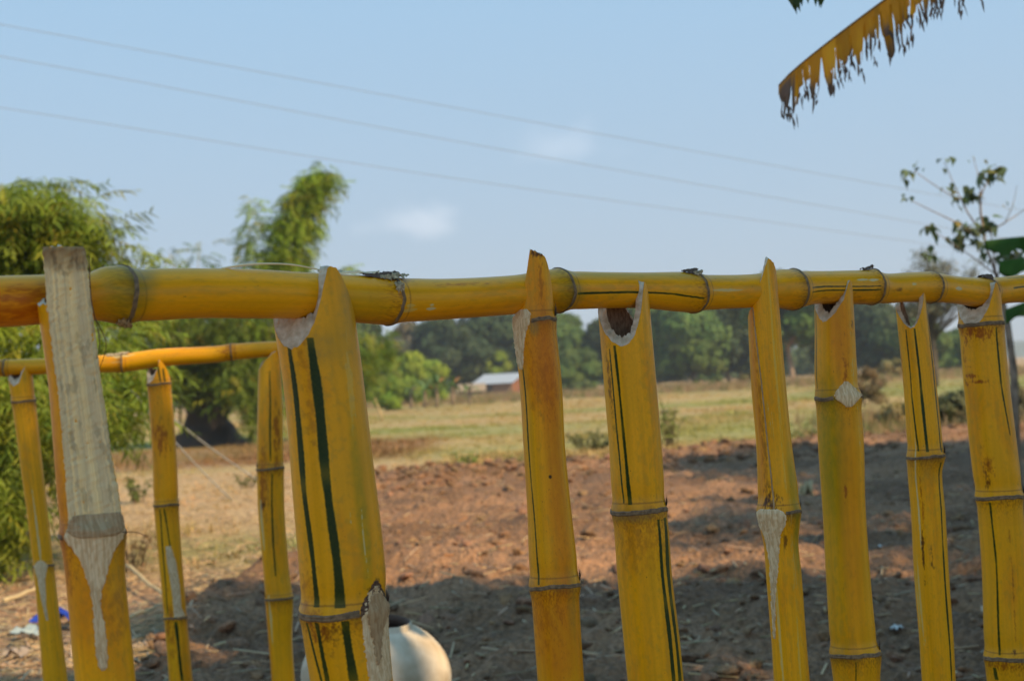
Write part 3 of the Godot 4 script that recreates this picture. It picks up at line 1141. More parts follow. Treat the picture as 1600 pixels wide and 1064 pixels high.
func soil() -> void:
	var clod := noise(121, 0.9, 4)
	clod.fractal_type = FastNoiseLite.FRACTAL_RIDGED
	var lump := noise(122, 0.28, 3)
	var dry := noise(123, 0.12, 4)
	var pts := []
	var cols := []
	var rows := 540
	for i in rows + 1:
		var d := 2.4 * pow(34.0 / 2.4, i / float(rows))
		var row := PackedVector3Array()
		var cc := PackedColorArray()
		for j in 361:
			var u := j / 360.0
			var x := lerpf(-3.2 - d * 0.02, d * 0.46 + 2.2, u)
			var mk := soil_mask(x, d)
			var hgt := (clod.get_noise_2d(x * 4.6, d * 4.6) * 0.5 + 0.5) * 0.09 + lump.get_noise_2d(x * 4.0, d * 4.0) * 0.10 + 0.035
			hgt += 0.10 * smoothstep(3.2, 0.9, 21.5 + x * 0.45 - d)
			row.append(Vector3(x, lerpf(-0.07, hgt, mk), -d))
			var t := dry.get_noise_2d(x * 3.0, d * 3.0) * 0.5 + 0.5
			cc.append(Color(0.222, 0.121, 0.060).lerp(Color(0.375, 0.207, 0.107), smoothstep(0.3, 0.75, t)))
		pts.append(row)
		cols.append(cc)
	var st := begin()
	sheet(st, pts, [], false, cols)
	st.generate_normals()
	var m := mat(Color.WHITE, 0.97, true)
	m.albedo_texture = noise_tex(131, 0.05, Color(0.55, 0.53, 0.5), Color(1.2, 1.2, 1.2), 512, 6)
	m.heightmap_enabled = true
	m.heightmap_texture = bump_tex(132, 0.06, 512, 6)
	m.heightmap_scale = 3.0
	m.uv1_triplanar = true
	m.uv1_world_triplanar = true
	m.uv1_scale = Vector3(0.9, 0.9, 0.9)
	var o := obj("tilled_soil", st, m, self)
	tag(o, "", "", "", "structure")
	# loose clods
	var r := RandomNumberGenerator.new()
	r.seed = 140
	var cst := begin()
	var nz := noise(141, 0.8, 2)
	var prof := []
	for i in 6:
		var row := PackedVector3Array()
		for j in 9:
			var a := TAU * (j % 8) / 8.0
			var e := PI * i / 5.0
			var p := Vector3(sin(e) * cos(a), cos(e) * 0.7, sin(e) * sin(a))
			row.append(p * (0.5 + nz.get_noise_3dv(p * 2.0) * 0.28))
		prof.append(row)
	sheet(cst, prof)
	cst.generate_normals()
	var cm := cst.commit()
	var mm := m.duplicate()
	cm.surface_set_material(0, mm)
	var xs := []
	var cs := PackedColorArray()
	for k in 6600:
		var d := 4.5 * pow(26.0 / 4.5, pow(r.randf(), 0.8))
		var x := r.randf_range(-2.4, d * 0.42 + 1.0)
		if k > 5200:
			d = 21.0 + x * 0.45 - r.randf_range(0.2, 3.4)
		if soil_mask(x, d) < 0.5: continue
		var size := 0.018 * pow(r.randf_range(0.12, 1.0), -0.9)
		if k > 5200: size = r.randf_range(0.05, 0.17)
		elif k % 9 == 0: size = r.randf_range(0.07, 0.14)
		if k <= 5200 and r.randf() < 0.6 and clod.get_noise_2d(x * 4.6, d * 4.6) < 0.0: continue
		var hgt := (clod.get_noise_2d(x * 4.6, d * 4.6) * 0.5 + 0.5) * 0.09 + lump.get_noise_2d(x * 4.0, d * 4.0) * 0.10 + 0.035 + 0.10 * smoothstep(3.2, 0.9, 21.5 + x * 0.45 - d)
		xs.append(turned(r, Vector3(x, hgt + size * 0.05, -d), size, 0.6) * Transform3D(Basis.from_scale(Vector3(1.0, 0.6, 0.8)), Vector3.ZERO))
		cs.append(vary(Color(0.285, 0.16, 0.082), r, 0.3))
	tag(multi("soil_clods", self, cm, xs, cs), "loose brown clods strewn over the tilled soil", "soil clods", "", "stuff")
	# chaff and bits of stalk
	var sst := begin()
	box(sst, Vector3(-0.5, -0.02, -0.035), Vector3(0.5, 0.02, 0.035))
	sst.generate_normals()
	var sm := sst.commit()
	sm.surface_set_material(0, mat(Color.WHITE, 0.85, true))
	xs = []
	cs = PackedColorArray()
	for k in 9500:
		var d := 4.5 * pow(24.0 / 4.5, pow(r.randf(), 0.9))
		var left := r.randf() < 0.42
		var x := r.randf_range(-d * 0.36, -1.9) if left else r.randf_range(-2.2, d * 0.4 + 0.6)
		var hgt := 0.012
		if soil_mask(x, d) > 0.3:
			if r.randf() < 0.3: continue
			hgt = (clod.get_noise_2d(x * 4.6, d * 4.6) * 0.5 + 0.5) * 0.09 + lump.get_noise_2d(x * 4.0, d * 4.0) * 0.10 + 0.042
		var l := 0.05 + 0.22 * pow(r.randf(), 3.0)
		var b := Basis(Vector3.UP, r.randf() * TAU) * Basis(Vector3.BACK, r.randf_range(-0.25, 0.25))
		xs.append(Transform3D(b * Basis.from_scale(Vector3(l, 0.10 + 0.05 * r.randf(), 0.12)), Vector3(x, hgt, -d)))
		cs.append(vary(Color(0.42, 0.30, 0.17), r, 0.4))
	tag(multi("straw_litter", self, sm, xs, cs), "dry straw and chaff scattered on soil and verge", "straw", "", "stuff")

func grass() -> void:
	var r := RandomNumberGenerator.new()
	r.seed = 150
	var mesh := grass_tuft(16, 0.065, 151)
	var xs := []
	var cs := PackedColorArray()
	for k in 52000:
		var d := 9.0 * pow(120.0 / 9.0, pow(r.randf(), 0.75))
		var x := r.randf_range(-d * 0.42 - 0.5, d * 0.42 + 1.0)
		if soil_mask(x, d) > 0.25 and r.randf() < 0.985: continue
		var patchy := g2.get_noise_2d(x * 5.0 + 300.0, d * 5.0)
		if patchy < -0.15 and r.randf() < 0.7: continue
		if x < -1.2 and d < 27.0 and r.randf() < (0.93 if d < 17.0 else 0.75): continue
		var size := r.randf_range(0.5, 1.2) * (1.0 + smoothstep(0.1, 0.5, patchy)) * (1.0 + d * 0.006)
		if x < -1.6 and d > 28.0 and d < 36.0: size *= 1.6
		xs.append(turned(r, Vector3(x, field_height(x, d) - 0.02, -d), size, 0.15))
		cs.append(vary(field_color(x, d) * 1.05, r, 0.22))
	tag(multi("dry_grass", self, mesh, xs, cs), "short dry yellow green grass covering the field", "grass", "", "stuff")
	# the taller dry weeds at the right end of the field and by the trees' feet
	xs = []
	cs = PackedColorArray()
	var tall := grass_tuft(22, 0.42, 152)
	for k in 5200:
		var d := r.randf_range(23.0, 34.0) if k < 1500 else r.randf_range(95.0, 150.0)
		var x := r.randf_range(d * 0.18, d * 0.42) if k < 1500 else r.randf_range(-d * 0.13, d * 0.4)
		if k < 1500 and r.randf() > smoothstep(0.17, 0.26, x / d): continue
		var size := r.randf_range(0.5, 1.15) * (1.0 if k < 1500 else 1.35)
		xs.append(turned(r, Vector3(x, -0.02, -d), size, 0.2))
		cs.append(vary(Color(0.34, 0.235, 0.13) if r.randf() < 0.62 else Color(0.2, 0.21, 0.07), r, 0.3))
	tag(multi("tall_dry_weeds", self, tall, xs, cs), "tall brown dry weeds at the field's edges", "weeds", "", "stuff")

func hills() -> void:
	var nz := noise(161, 0.8, 3)
	var st := begin()
	var rows := []
	for i in 5:
		var row := PackedVector3Array()
		for j in 81:
			var a := deg_to_rad(lerpf(-40.0, 45.0, j / 80.0))
			var d: float = [1300.0, 1500.0, 1800.0, 2100.0, 2400.0][i]
			var top := 10.0 + 34.0 * smoothstep(deg_to_rad(13.0), deg_to_rad(26.0), a) + nz.get_noise_1d(j * 0.35) * 10.0
			row.append(Vector3(sin(a) * d, [-3.0, 0.55, 1.0, 0.6, -1.0][i] * maxf(3.0, top), -cos(a) * d))
		rows.append(row)
	sheet(st, rows)
	st.generate_normals()
	var o := obj("hills", st, mat(lin(0.09, 0.11, 0.06), 0.95), self)
	tag(o, "", "", "", "structure")

func far_side() -> void:
	var big := leaf_pad(22, 0.36, 201)
	var round_leaf := leaf_pad(24, 0.3, 202, 0.7)
	var wood := leaf_clump(26, 0.34, 204)
	var tints := [Color(0.048, 0.078, 0.028), Color(0.095, 0.155, 0.032), Color(0.22, 0.31, 0.03), Color(0.135, 0.115, 0.060), Color(0.13, 0.135, 0.09)]
	var list := [
		[Vector3(-14.13, 0, -175), 7.6293, 5.1406, 4, 0.1, "small grey brown tree, farthest left of the far tree line"],
		[Vector3(-11.28, 0, -180), 9.1521, 8.3089, 3, 0.12, "brown half bare tree rising behind the bright green thicket"],
		[Vector3(-6.082, 0, -176), 9.3082, 9.6013, 0, 0.12, "dark tree with brownish crown behind the banana patch"],
		[Vector3(-0.7002, 0, -180), 9.6556, 9.0642, 0, 0.12, "dark broad tree standing behind the tin roofed house"],
		[Vector3(-1.943, 0, -176), 5.1043, 4.136, 2, 0.08, "small bright green conical tree left of the house gable"],
		[Vector3(5.404, 0, -170), 9.0134, 6.1351, 1, 0.15, "green round tree just left of the gap of sky"],
		[Vector3(10.14, 0, -168), 7.9657, 5.6399, 0, 0.1, "dark low tree just right of the gap of sky"],
		[Vector3(6.02, 0, -150), 4.1957, 4.4062, 1, 0.05, "low bluish green tree filling the foot of the sky gap"],
		[Vector3(15.64, 0, -165), 9.7646, 8.3089, 1, 0.14, "tall mid green tree behind the white scooped picket"],
		[Vector3(18.86, 0, -160), 8.3725, 7.3856, 1, 0.12, "rounded green tree between the scooped picket and the split picket"],
		[Vector3(23.4, 0, -166), 8.8568, 8.3592, 0, 0.12, "dark green tree just left of the split picket"],
		[Vector3(27.54, 0, -170), 10.5663, 6.4205, 1, 0.15, "tall tree whose top shows above the rail at the split picket"],
		[Vector3(25.6, 0, -140), 10.0032, 8.8124, 1, 0.34, "pale trunked tree standing alone in front of the tree line"],
		[Vector3(36.43, 0, -165), 8.6754, 9.0013, 0, 0.12, "dark tree behind the picket with the diamond scar"],
		[Vector3(39.49, 0, -160), 7.1578, 7.3856, 0, 0.12, "dark bushy tree left of the thin striped picket"],
		[Vector3(40.04, 0, -150), 5.246, 5.6651, 1, 0.12, "greyish green tree behind the thin striped picket"],
		[Vector3(48.09, 0, -160), 3.8896, 8.0571, 1, 0.12, "low green tree behind the rightmost picket"],
		[Vector3(-18.87, 0, -170), 11.285, 8.5606, 1, 0.12, "green tree half hidden by the thickest picket"],
	]
	var k := 0
	for q in list:
		var kind: int = q[3]
		var cone := kind == 2
		broadleaf("tree", q[5], q[0], q[1], q[2], q[4], tints[kind], 9 if cone else 15, 95 if kind < 3 else 46, big if kind != 2 else round_leaf, clampf(q[2] * 0.16, 0.5, 1.35), 300 + k * 17, M.bark_pale if q[4] > 0.3 else M.bark, 0.85 if cone else 1.12, 0.5, "tree", "trees of the far tree line")
		k += 1
	# the wood that closes the view behind them
	var r := RandomNumberGenerator.new()
	r.seed = 210
	var xs := []
	var cs := PackedColorArray()
	for i in 5200:
		var a := r.randf_range(-0.42, 0.42)
		if a > 0.030 and a < 0.058 and r.randf() < 0.8: continue
		if a > 0.31: continue
		var d := r.randf_range(215.0, 270.0)
		var hgt := 8.5 * (0.7 + 0.3 * sin(a * 60.0)) * (1.0 - smoothstep(0.22, 0.31, a) * 0.7)
		xs.append(turned(r, Vector3(a * d, pow(r.randf(), 0.8) * hgt, -d), 2.1))
		cs.append(vary(Color(0.085, 0.125, 0.05), r, 0.35))
	tag(multi("far_woodland", self, wood, xs, cs), "far off wood seen as one dark green band", "woodland", "", "stuff")

	# bright green thicket left of the hut
	thicket(Vector3(-9.834, 0, -108), Vector3(-9.618, 4.338, -108), 60.0, "bright green bush just right of the thickest picket", 401)
	thicket(Vector3(-8.127, 0, -112), Vector3(-7.927, 3.968, -112), 66.0, "spreading bright green bush with a flat top in the middle of the thicket", 402)
	thicket(Vector3(-6.466, 0, -116), Vector3(-6.294, 3.38, -116), 52.0, "bright green bush of the thicket closest to the banana patch", 403)
	thicket(Vector3(-7.266, 0, -86), Vector3(-7.168, 1.948, -86), 48.0, "low green bush in front of the thicket at the field's edge", 404)
	thicket(Vector3(2.87, 0, -128), Vector3(2.941, 1.361, -128), 22.0, "small round shrub in front of the hut's brick wall", 405)
	thicket(Vector3(5.908, 0, -140), Vector3(5.967, 1.11, -140), 60.0, "low green hedge like shrub right of the orange mottled picket", 406)
	thicket(Vector3(17.96, 0, -140), Vector3(18.02, 1.066, -140), 56.0, "low dark shrub at the foot of the trees by the split picket", 407)
	thicket(Vector3(21.49, 0, -140), Vector3(21.55, 1.116, -140), 40.0, "low yellowish shrub half hidden by the split picket", 408)
	thicket(Vector3(30, 0, -120), Vector3(30.09, 1.535, -120), 60.0, "dry brownish shrub behind the thin striped picket", 409)

	# banana plants
	banana_patch(Vector3(-6.436, 0, -94), 1.75, "banana plant with an orange dry leaf, leftmost of the patch", 421)
	banana_patch(Vector3(-5.45, 0, -92), 2.1, "banana plant second from the left in the patch", 422)
	banana_patch(Vector3(-4.615, 0, -90), 2.3, "tallest banana plant with the pale thick stem in the patch", 423)
	banana_patch(Vector3(-3.791, 0, -93), 2.0, "banana plant with spreading fronds right of the pale stemmed one", 424)
	banana_patch(Vector3(-2.903, 0, -96), 1.6, "low banana plant nearest the thatched shed", 425)
	hut()
	# leaning stake at the near edge
	var st := begin()
	var a: Vector3 = Vector3(-5.22, -0.1148, -60)
	var b: Vector3 = Vector3(-5.522, 0.9079, -60)
	tube(st, [Vector3.ZERO, (b - a) * 0.5 + Vector3(0.02, 0, 0), b - a], [0.05, 0.045, 0.04], 6)
	st.generate_normals()
	var t := thing("leaning_stake", "pale stake leaning at the field's edge beside the thickest picket", "stake", a)
	obj("pole", st, M.straw, t)

func thicket(at: Vector3, top: Vector3, px: float, label: String, sd: int) -> void:
	var tint := Color(0.19, 0.27, 0.025)
	if sd >= 405: tint = Color(0.12, 0.165, 0.045)
	if sd == 408 or sd == 409: tint = Color(0.24, 0.20, 0.07)
	broadleaf("bush", label, at, top.y, px * -at.z / 2383.0, 0.02, tint, 11, 80, M.bush_mesh if M.has("bush_mesh") else bush_mesh(), clampf(top.y * 0.16, 0.22, 0.6), sd, M.bark, 1.15, 0.65, "bush", "bushes along the far edge of the field")

func bush_mesh() -> Mesh:
	M.bush_mesh = leaf_pad(24, 0.3, 203, 0.6)
	return M.bush_mesh

func banana_patch(at: Vector3, tall: float, label: String, sd: int) -> void:
	var r := RandomNumberGenerator.new()
	r.seed = sd
	var t := thing("banana_plant", label, "banana plant", at, "banana plants of the far patch")
	var st := begin()
	tube(st, [Vector3(0, -0.1, 0), Vector3(0.03, tall * 0.3, 0), Vector3(0.02, tall * 0.62, 0.02)], [0.11, 0.085, 0.06], 9)
	st.generate_normals()
	obj("stem", st, M.bark_pale, t)
	var lf := begin()
	for k in 16:
		var a := k * 2.4 + r.randf()
		var dir := Vector3(cos(a) * 0.8, r.randf_range(0.5, 1.4), sin(a) * 0.8).normalized()
		var dry := k == 2 or (sd == 421 and k == 5)
		blade(lf, Vector3(0, tall * 0.58, 0), dir, dir.cross(Vector3.UP).normalized(), tall * r.randf_range(0.5, 0.85), tall * 0.15, r.randf_range(0.9, 2.6), Color(0.40, 0.19, 0.04) if dry else vary(Color(0.11, 0.18, 0.045), r, 0.3), 5)
	lf.generate_normals()
	obj("fronds", lf, M.leaf, t)

func hut() -> void:
	# low brick hut with a tin roof that rises to the back
	var a: Vector3 = Vector3(-4.059, 0, -150)
	var t := thing("hut", "small brick hut with a pale tin roof below the dark trees", "hut", a)
	t.rotation.y = -0.33
	var w := 4.1
	var dp := 3.4
	var st := begin()
	var f := 1.15
	var bk := 2.0
	var v := [Vector3(0.12, 0, 0), Vector3(w, 0, 0), Vector3(w, 0, -dp), Vector3(0.12, 0, -dp)]
	var u := [Vector3(0.12, f, 0), Vector3(w, f, 0), Vector3(w, bk, -dp), Vector3(0.12, bk, -dp)]
	for i in [1, 2, 3]:
		var n: int = (i + 1) % 4
		quad(st, v[i], u[i], u[n], v[n])
	st.generate_normals()
	var brick := mat(lin(0.38, 0.175, 0.09), 0.9)
	brick.albedo_texture = noise_tex(221, 0.05, Color(0.6, 0.55, 0.5), Color(1.1, 1.1, 1.1), 128)
	brick.uv1_triplanar = true
	var wall := obj("wall", st, brick, t)
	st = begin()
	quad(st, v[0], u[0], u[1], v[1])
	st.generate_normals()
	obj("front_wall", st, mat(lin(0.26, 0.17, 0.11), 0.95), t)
	st = begin()
	box(st, Vector3(1.3, 0, 0.0), Vector3(2.0, 1.05, 0.03))
	st.generate_normals()
	obj("door", st, mat(lin(0.10, 0.08, 0.06), 0.8), wall)
	st = begin()
	var rows := []
	for i in 2:
		var row := PackedVector3Array()
		for j in 73:
			row.append(Vector3(lerpf(-0.15, w + 0.2, j / 72.0), (f - 0.02 if i == 0 else bk + 0.1) + 0.06 + 0.03 * sin(j * 1.6), 0.35 if i == 0 else -dp - 0.3))
		rows.append(row)
	sheet(st, rows)
	st.generate_normals()
	var tin := mat(lin(0.38, 0.41, 0.44), 0.45)
	tin.metallic = 0.3
	obj("roof", st, tin, t)
	# the thatched lean to
	var b: Vector3 = Vector3(-5.424, 0, -146)
	var s := thing("shed", "low shed with a pale thatched roof left of the brick hut", "shed", b)
	st = begin()
	var rr := []
	for i in 5:
		var row := PackedVector3Array()
		for j in 25:
			var k := j / 24.0
			row.append(Vector3(lerpf(-0.25, 2.75, k) + (0.25 * i / 4.0 if k < 0.5 else -0.12 * i / 4.0), [0.58, 0.66, 0.98, 1.26, 1.30][i] + 0.03 * sin(j * 2.7 + i), [0.35, 0.3, -0.6, -1.5, -1.7][i]))
		rr.append(row)
	sheet(st, rr)
	st.generate_normals()
	var th := mat(lin(0.40, 0.31, 0.21), 0.95)
	th.albedo_texture = noise_tex(222, 0.08, Color(0.6, 0.6, 0.6), Color(1.1, 1.1, 1.1), 128)
	th.uv1_triplanar = true
	obj("roof", st, th, s)
	st = begin()
	box(st, Vector3(0.05, 0, -1.5), Vector3(2.45, 0.62, 0.0))
	st.generate_normals()
	obj("wall", st, mat(lin(0.33, 0.26, 0.18), 0.95), s)

func bamboo_groves() -> void:
	var far_spray := bamboo_spray(13, 0.42, 0.19, 0.026, 501)
	var near_spray := bamboo_spray(12, 0.36, 0.16, 0.021, 502)
	M.near_spray = near_spray
	var green := Color(0.24, 0.345, 0.028)
	# the tall plume behind the rail
	var f: Vector3 = Vector3(-6.586, 0, -40)
	bamboo_clump("bamboo_plume", "tall feathery bamboo plume standing above the rail, tip bent right", f, [
		[f, Vector3(-6.543, 4.403, -40), Vector3(-4.711, 7.077, -40), 0.045],
		[f + Vector3(-0.3, 0, 0.3), Vector3(-6.743, 3.739, -40), Vector3(-5.043, 7.196, -40), 0.04],
		[f + Vector3(0.3, 0, -0.2), Vector3(-6.293, 4.254, -40.5), Vector3(-4.547, 6.83, -40.5), 0.04],
		[f + Vector3(0.5, 0, -0.2), Vector3(-6.104, 2.88, -40.5), Vector3(-4.178, 4.621, -40.5), 0.03],
		[f + Vector3(-0.5, 0, -0.2), Vector3(-6.783, 2.915, -40.5), Vector3(-6.918, 5.449, -40.5), 0.03],
		[f + Vector3(-0.4, 0, -0.2), Vector3(-6.701, 3.578, -40.2), Vector3(-6.604, 6.321, -40.2), 0.03]],
		[[Vector3(-5.83, 4.871, -40), Vector3(0.75, 0.45, 0.7), 280], [Vector3(-5.642, 5.621, -40), Vector3(0.68, 0.42, 0.6), 240], [Vector3(-5.355, 6.333, -40), Vector3(0.58, 0.35, 0.5), 200], [Vector3(-5.029, 6.789, -40), Vector3(0.44, 0.24, 0.4), 150], [Vector3(-4.651, 6.939, -40), Vector3(0.22, 0.16, 0.3), 50]],
		far_spray, 0.85, 44.0, 0.30, green, 511)
	# the broad clump at its foot
	var g: Vector3 = Vector3(-8.384, 0, -41)
	var culms := []
	var r := RandomNumberGenerator.new()
	r.seed = 512
	for k in 16:
		var a := r.randf() * TAU
		var tip := Vector3(cos(a) * r.randf_range(1.0, 2.4) - 0.2, r.randf_range(3.3, 4.6), sin(a) * r.randf_range(0.8, 1.8))
		culms.append([g + Vector3(cos(a), 0, sin(a)) * r.randf_range(0.2, 0.7), g + Vector3(tip.x * 0.3, tip.y * 0.95, tip.z * 0.3), g + tip, 0.04])
	culms.append([g, Vector3(-8.781, 4.418, -41), Vector3(-9.139, 5.266, -41), 0.03])
	culms.append([g, Vector3(-8.523, 4.404, -41), Vector3(-8.274, 5.29, -41), 0.03])
	culms.append([g, Vector3(-10.1, 3.968, -41), Vector3(-10.47, 4.886, -41), 0.03])
	bamboo_clump("bamboo_clump", "broad dark footed bamboo clump behind the rear fence", g, culms, [
		[Vector3(-9.133, 3.022, -40), Vector3(1.3, 1.0, 1.2), 420], [Vector3(-7.538, 2.939, -40), Vector3(1.3, 1.0, 1.2), 420], [Vector3(-6.12, 2.54, -40.5), Vector3(1.1, 0.9, 1.0), 330], [Vector3(-6.975, 1.565, -39.3), Vector3(0.9, 0.75, 0.8), 260],
		[Vector3(-4.948, 2.138, -40.5), Vector3(1.0, 0.8, 0.9), 260], [Vector3(-6.462, 0.8835, -39), Vector3(0.65, 0.6, 0.5), 120], [Vector3(-9.69, 1.874, -40), Vector3(0.9, 0.8, 0.9), 230], [Vector3(-8.513, 1.899, -40.4), Vector3(1.0, 0.7, 0.9), 220], [Vector3(-10.45, 3.814, -41), Vector3(0.8, 0.8, 0.9), 160], [Vector3(-4.012, 2.096, -41), Vector3(0.55, 0.85, 0.6), 150], [Vector3(-3.529, 2.44, -42), Vector3(0.35, 0.5, 0.4), 60]],
		far_spray, 1.0, 13.0, 0.6, Color(0.135, 0.205, 0.018), 513)
	# its dark root mass
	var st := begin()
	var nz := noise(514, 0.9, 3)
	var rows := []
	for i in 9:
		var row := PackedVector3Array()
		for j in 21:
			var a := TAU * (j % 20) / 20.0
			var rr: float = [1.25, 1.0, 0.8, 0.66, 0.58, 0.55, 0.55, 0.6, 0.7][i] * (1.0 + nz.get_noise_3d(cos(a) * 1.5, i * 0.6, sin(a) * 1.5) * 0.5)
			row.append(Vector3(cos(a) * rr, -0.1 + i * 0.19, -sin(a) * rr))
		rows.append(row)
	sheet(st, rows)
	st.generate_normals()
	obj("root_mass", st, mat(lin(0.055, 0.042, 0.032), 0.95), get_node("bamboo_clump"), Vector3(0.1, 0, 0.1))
	# nearer drooping bamboo on the left
	var n: Vector3 = Vector3(-4.661, 0, -14)
	var nearc := [
		[n, Vector3(-4.528, 3.062, -14), Vector3(-3.661, 2.845, -13.6), 0.03], [n + Vector3(-0.2, 0, 0.2), Vector3(-4.697, 3.248, -14), Vector3(-3.841, 3.038, -13.5), 0.03],
		[n + Vector3(0.1, 0, -0.2), Vector3(-4.306, 2.755, -14), Vector3(-3.518, 2.59, -13.8), 0.03], [n + Vector3(-0.4, 0, 0), Vector3(-4.808, 3.432, -14), Vector3(-4.075, 3.153, -13.5), 0.03],
		[n + Vector3(-0.5, 0, 0.3), Vector3(-4.989, 3.323, -14), Vector3(-4.265, 3.07, -13.2), 0.03], [n, Vector3(-4.209, 2.277, -14), Vector3(-3.191, 1.831, -12.8), 0.025],
		[n + Vector3(-0.6, 0, 0.3), Vector3(-5.11, 3.27, -14), Vector3(-4.714, 2.982, -13.2), 0.03], [n + Vector3(0.2, 0, 0.2), Vector3(-4.051, 1.446, -13), Vector3(-2.744, 1.195, -11), 0.02], [n + Vector3(0.2, 0, 0.4), Vector3(-4.009, 1.234, -12.5), Vector3(-2.717, 1.557, -10.6), 0.02]]
	bamboo_clump("drooping_bamboo", "drooping bamboo with yellowing leaves at the left edge", n, nearc, [
		[Vector3(-4.469, 3.059, -14), Vector3(0.55, 0.28, 0.5), 210], [Vector3(-4.068, 2.782, -13.8), Vector3(0.45, 0.25, 0.5), 190], [Vector3(-4.554, 2.472, -14), Vector3(0.6, 0.45, 0.5), 200], [Vector3(-4.027, 2.386, -14), Vector3(0.42, 0.35, 0.5), 120],
		[Vector3(-4.205, 1.672, -13), Vector3(0.5, 0.5, 0.5), 170], [Vector3(-4.113, 0.9465, -12), Vector3(0.36, 0.45, 0.4), 170], [Vector3(-3.949, 1.24, -12), Vector3(0.3, 0.4, 0.4), 110], [Vector3(-3.486, 1.644, -13.6), Vector3(0.35, 0.3, 0.4), 80], [Vector3(-3.896, 1.437, -13.6), Vector3(0.4, 0.4, 0.4), 90],
		[Vector3(-3.836, 0.5147, -11), Vector3(0.3, 0.35, 0.3), 150], [Vector3(-4.923, 1.491, -13), Vector3(0.6, 0.9, 0.6), 220], [Vector3(-3.197, 1.15, -12), Vector3(0.14, 0.22, 0.2), 26]],
		near_spray, 0.8, 34.0, 0.36, Color(0.20, 0.27, 0.022), 515)
	# two thin white cords from the bamboo to the ground
	for q in [[Vector3(-2.761, 1.334, -11), Vector3(-2.452, 0.3701, -13), "white cord running down from the bamboo, the lower of two", 0.006, 1], [Vector3(-2.885, 1.386, -11.5), Vector3(-2.551, 0.4084, -15), "white cord running down from the bamboo, the upper of two", 0.007, 2]]:
		var t := thing("cord", q[2], "cord", q[1], "cords tied to the bamboo")
		var c := begin()
		var pts := []
		var rad := []
		for i in 13:
			var u := i / 12.0
			pts.append((q[0] - q[1]) * u - Vector3(0, sin(u * PI) * 0.035, 0))
			rad.append(q[3])
		tube(c, pts, rad, 5)
		c.generate_normals()
		obj("strand", c, mat(lin(0.45, 0.46, 0.47), 0.8), t)

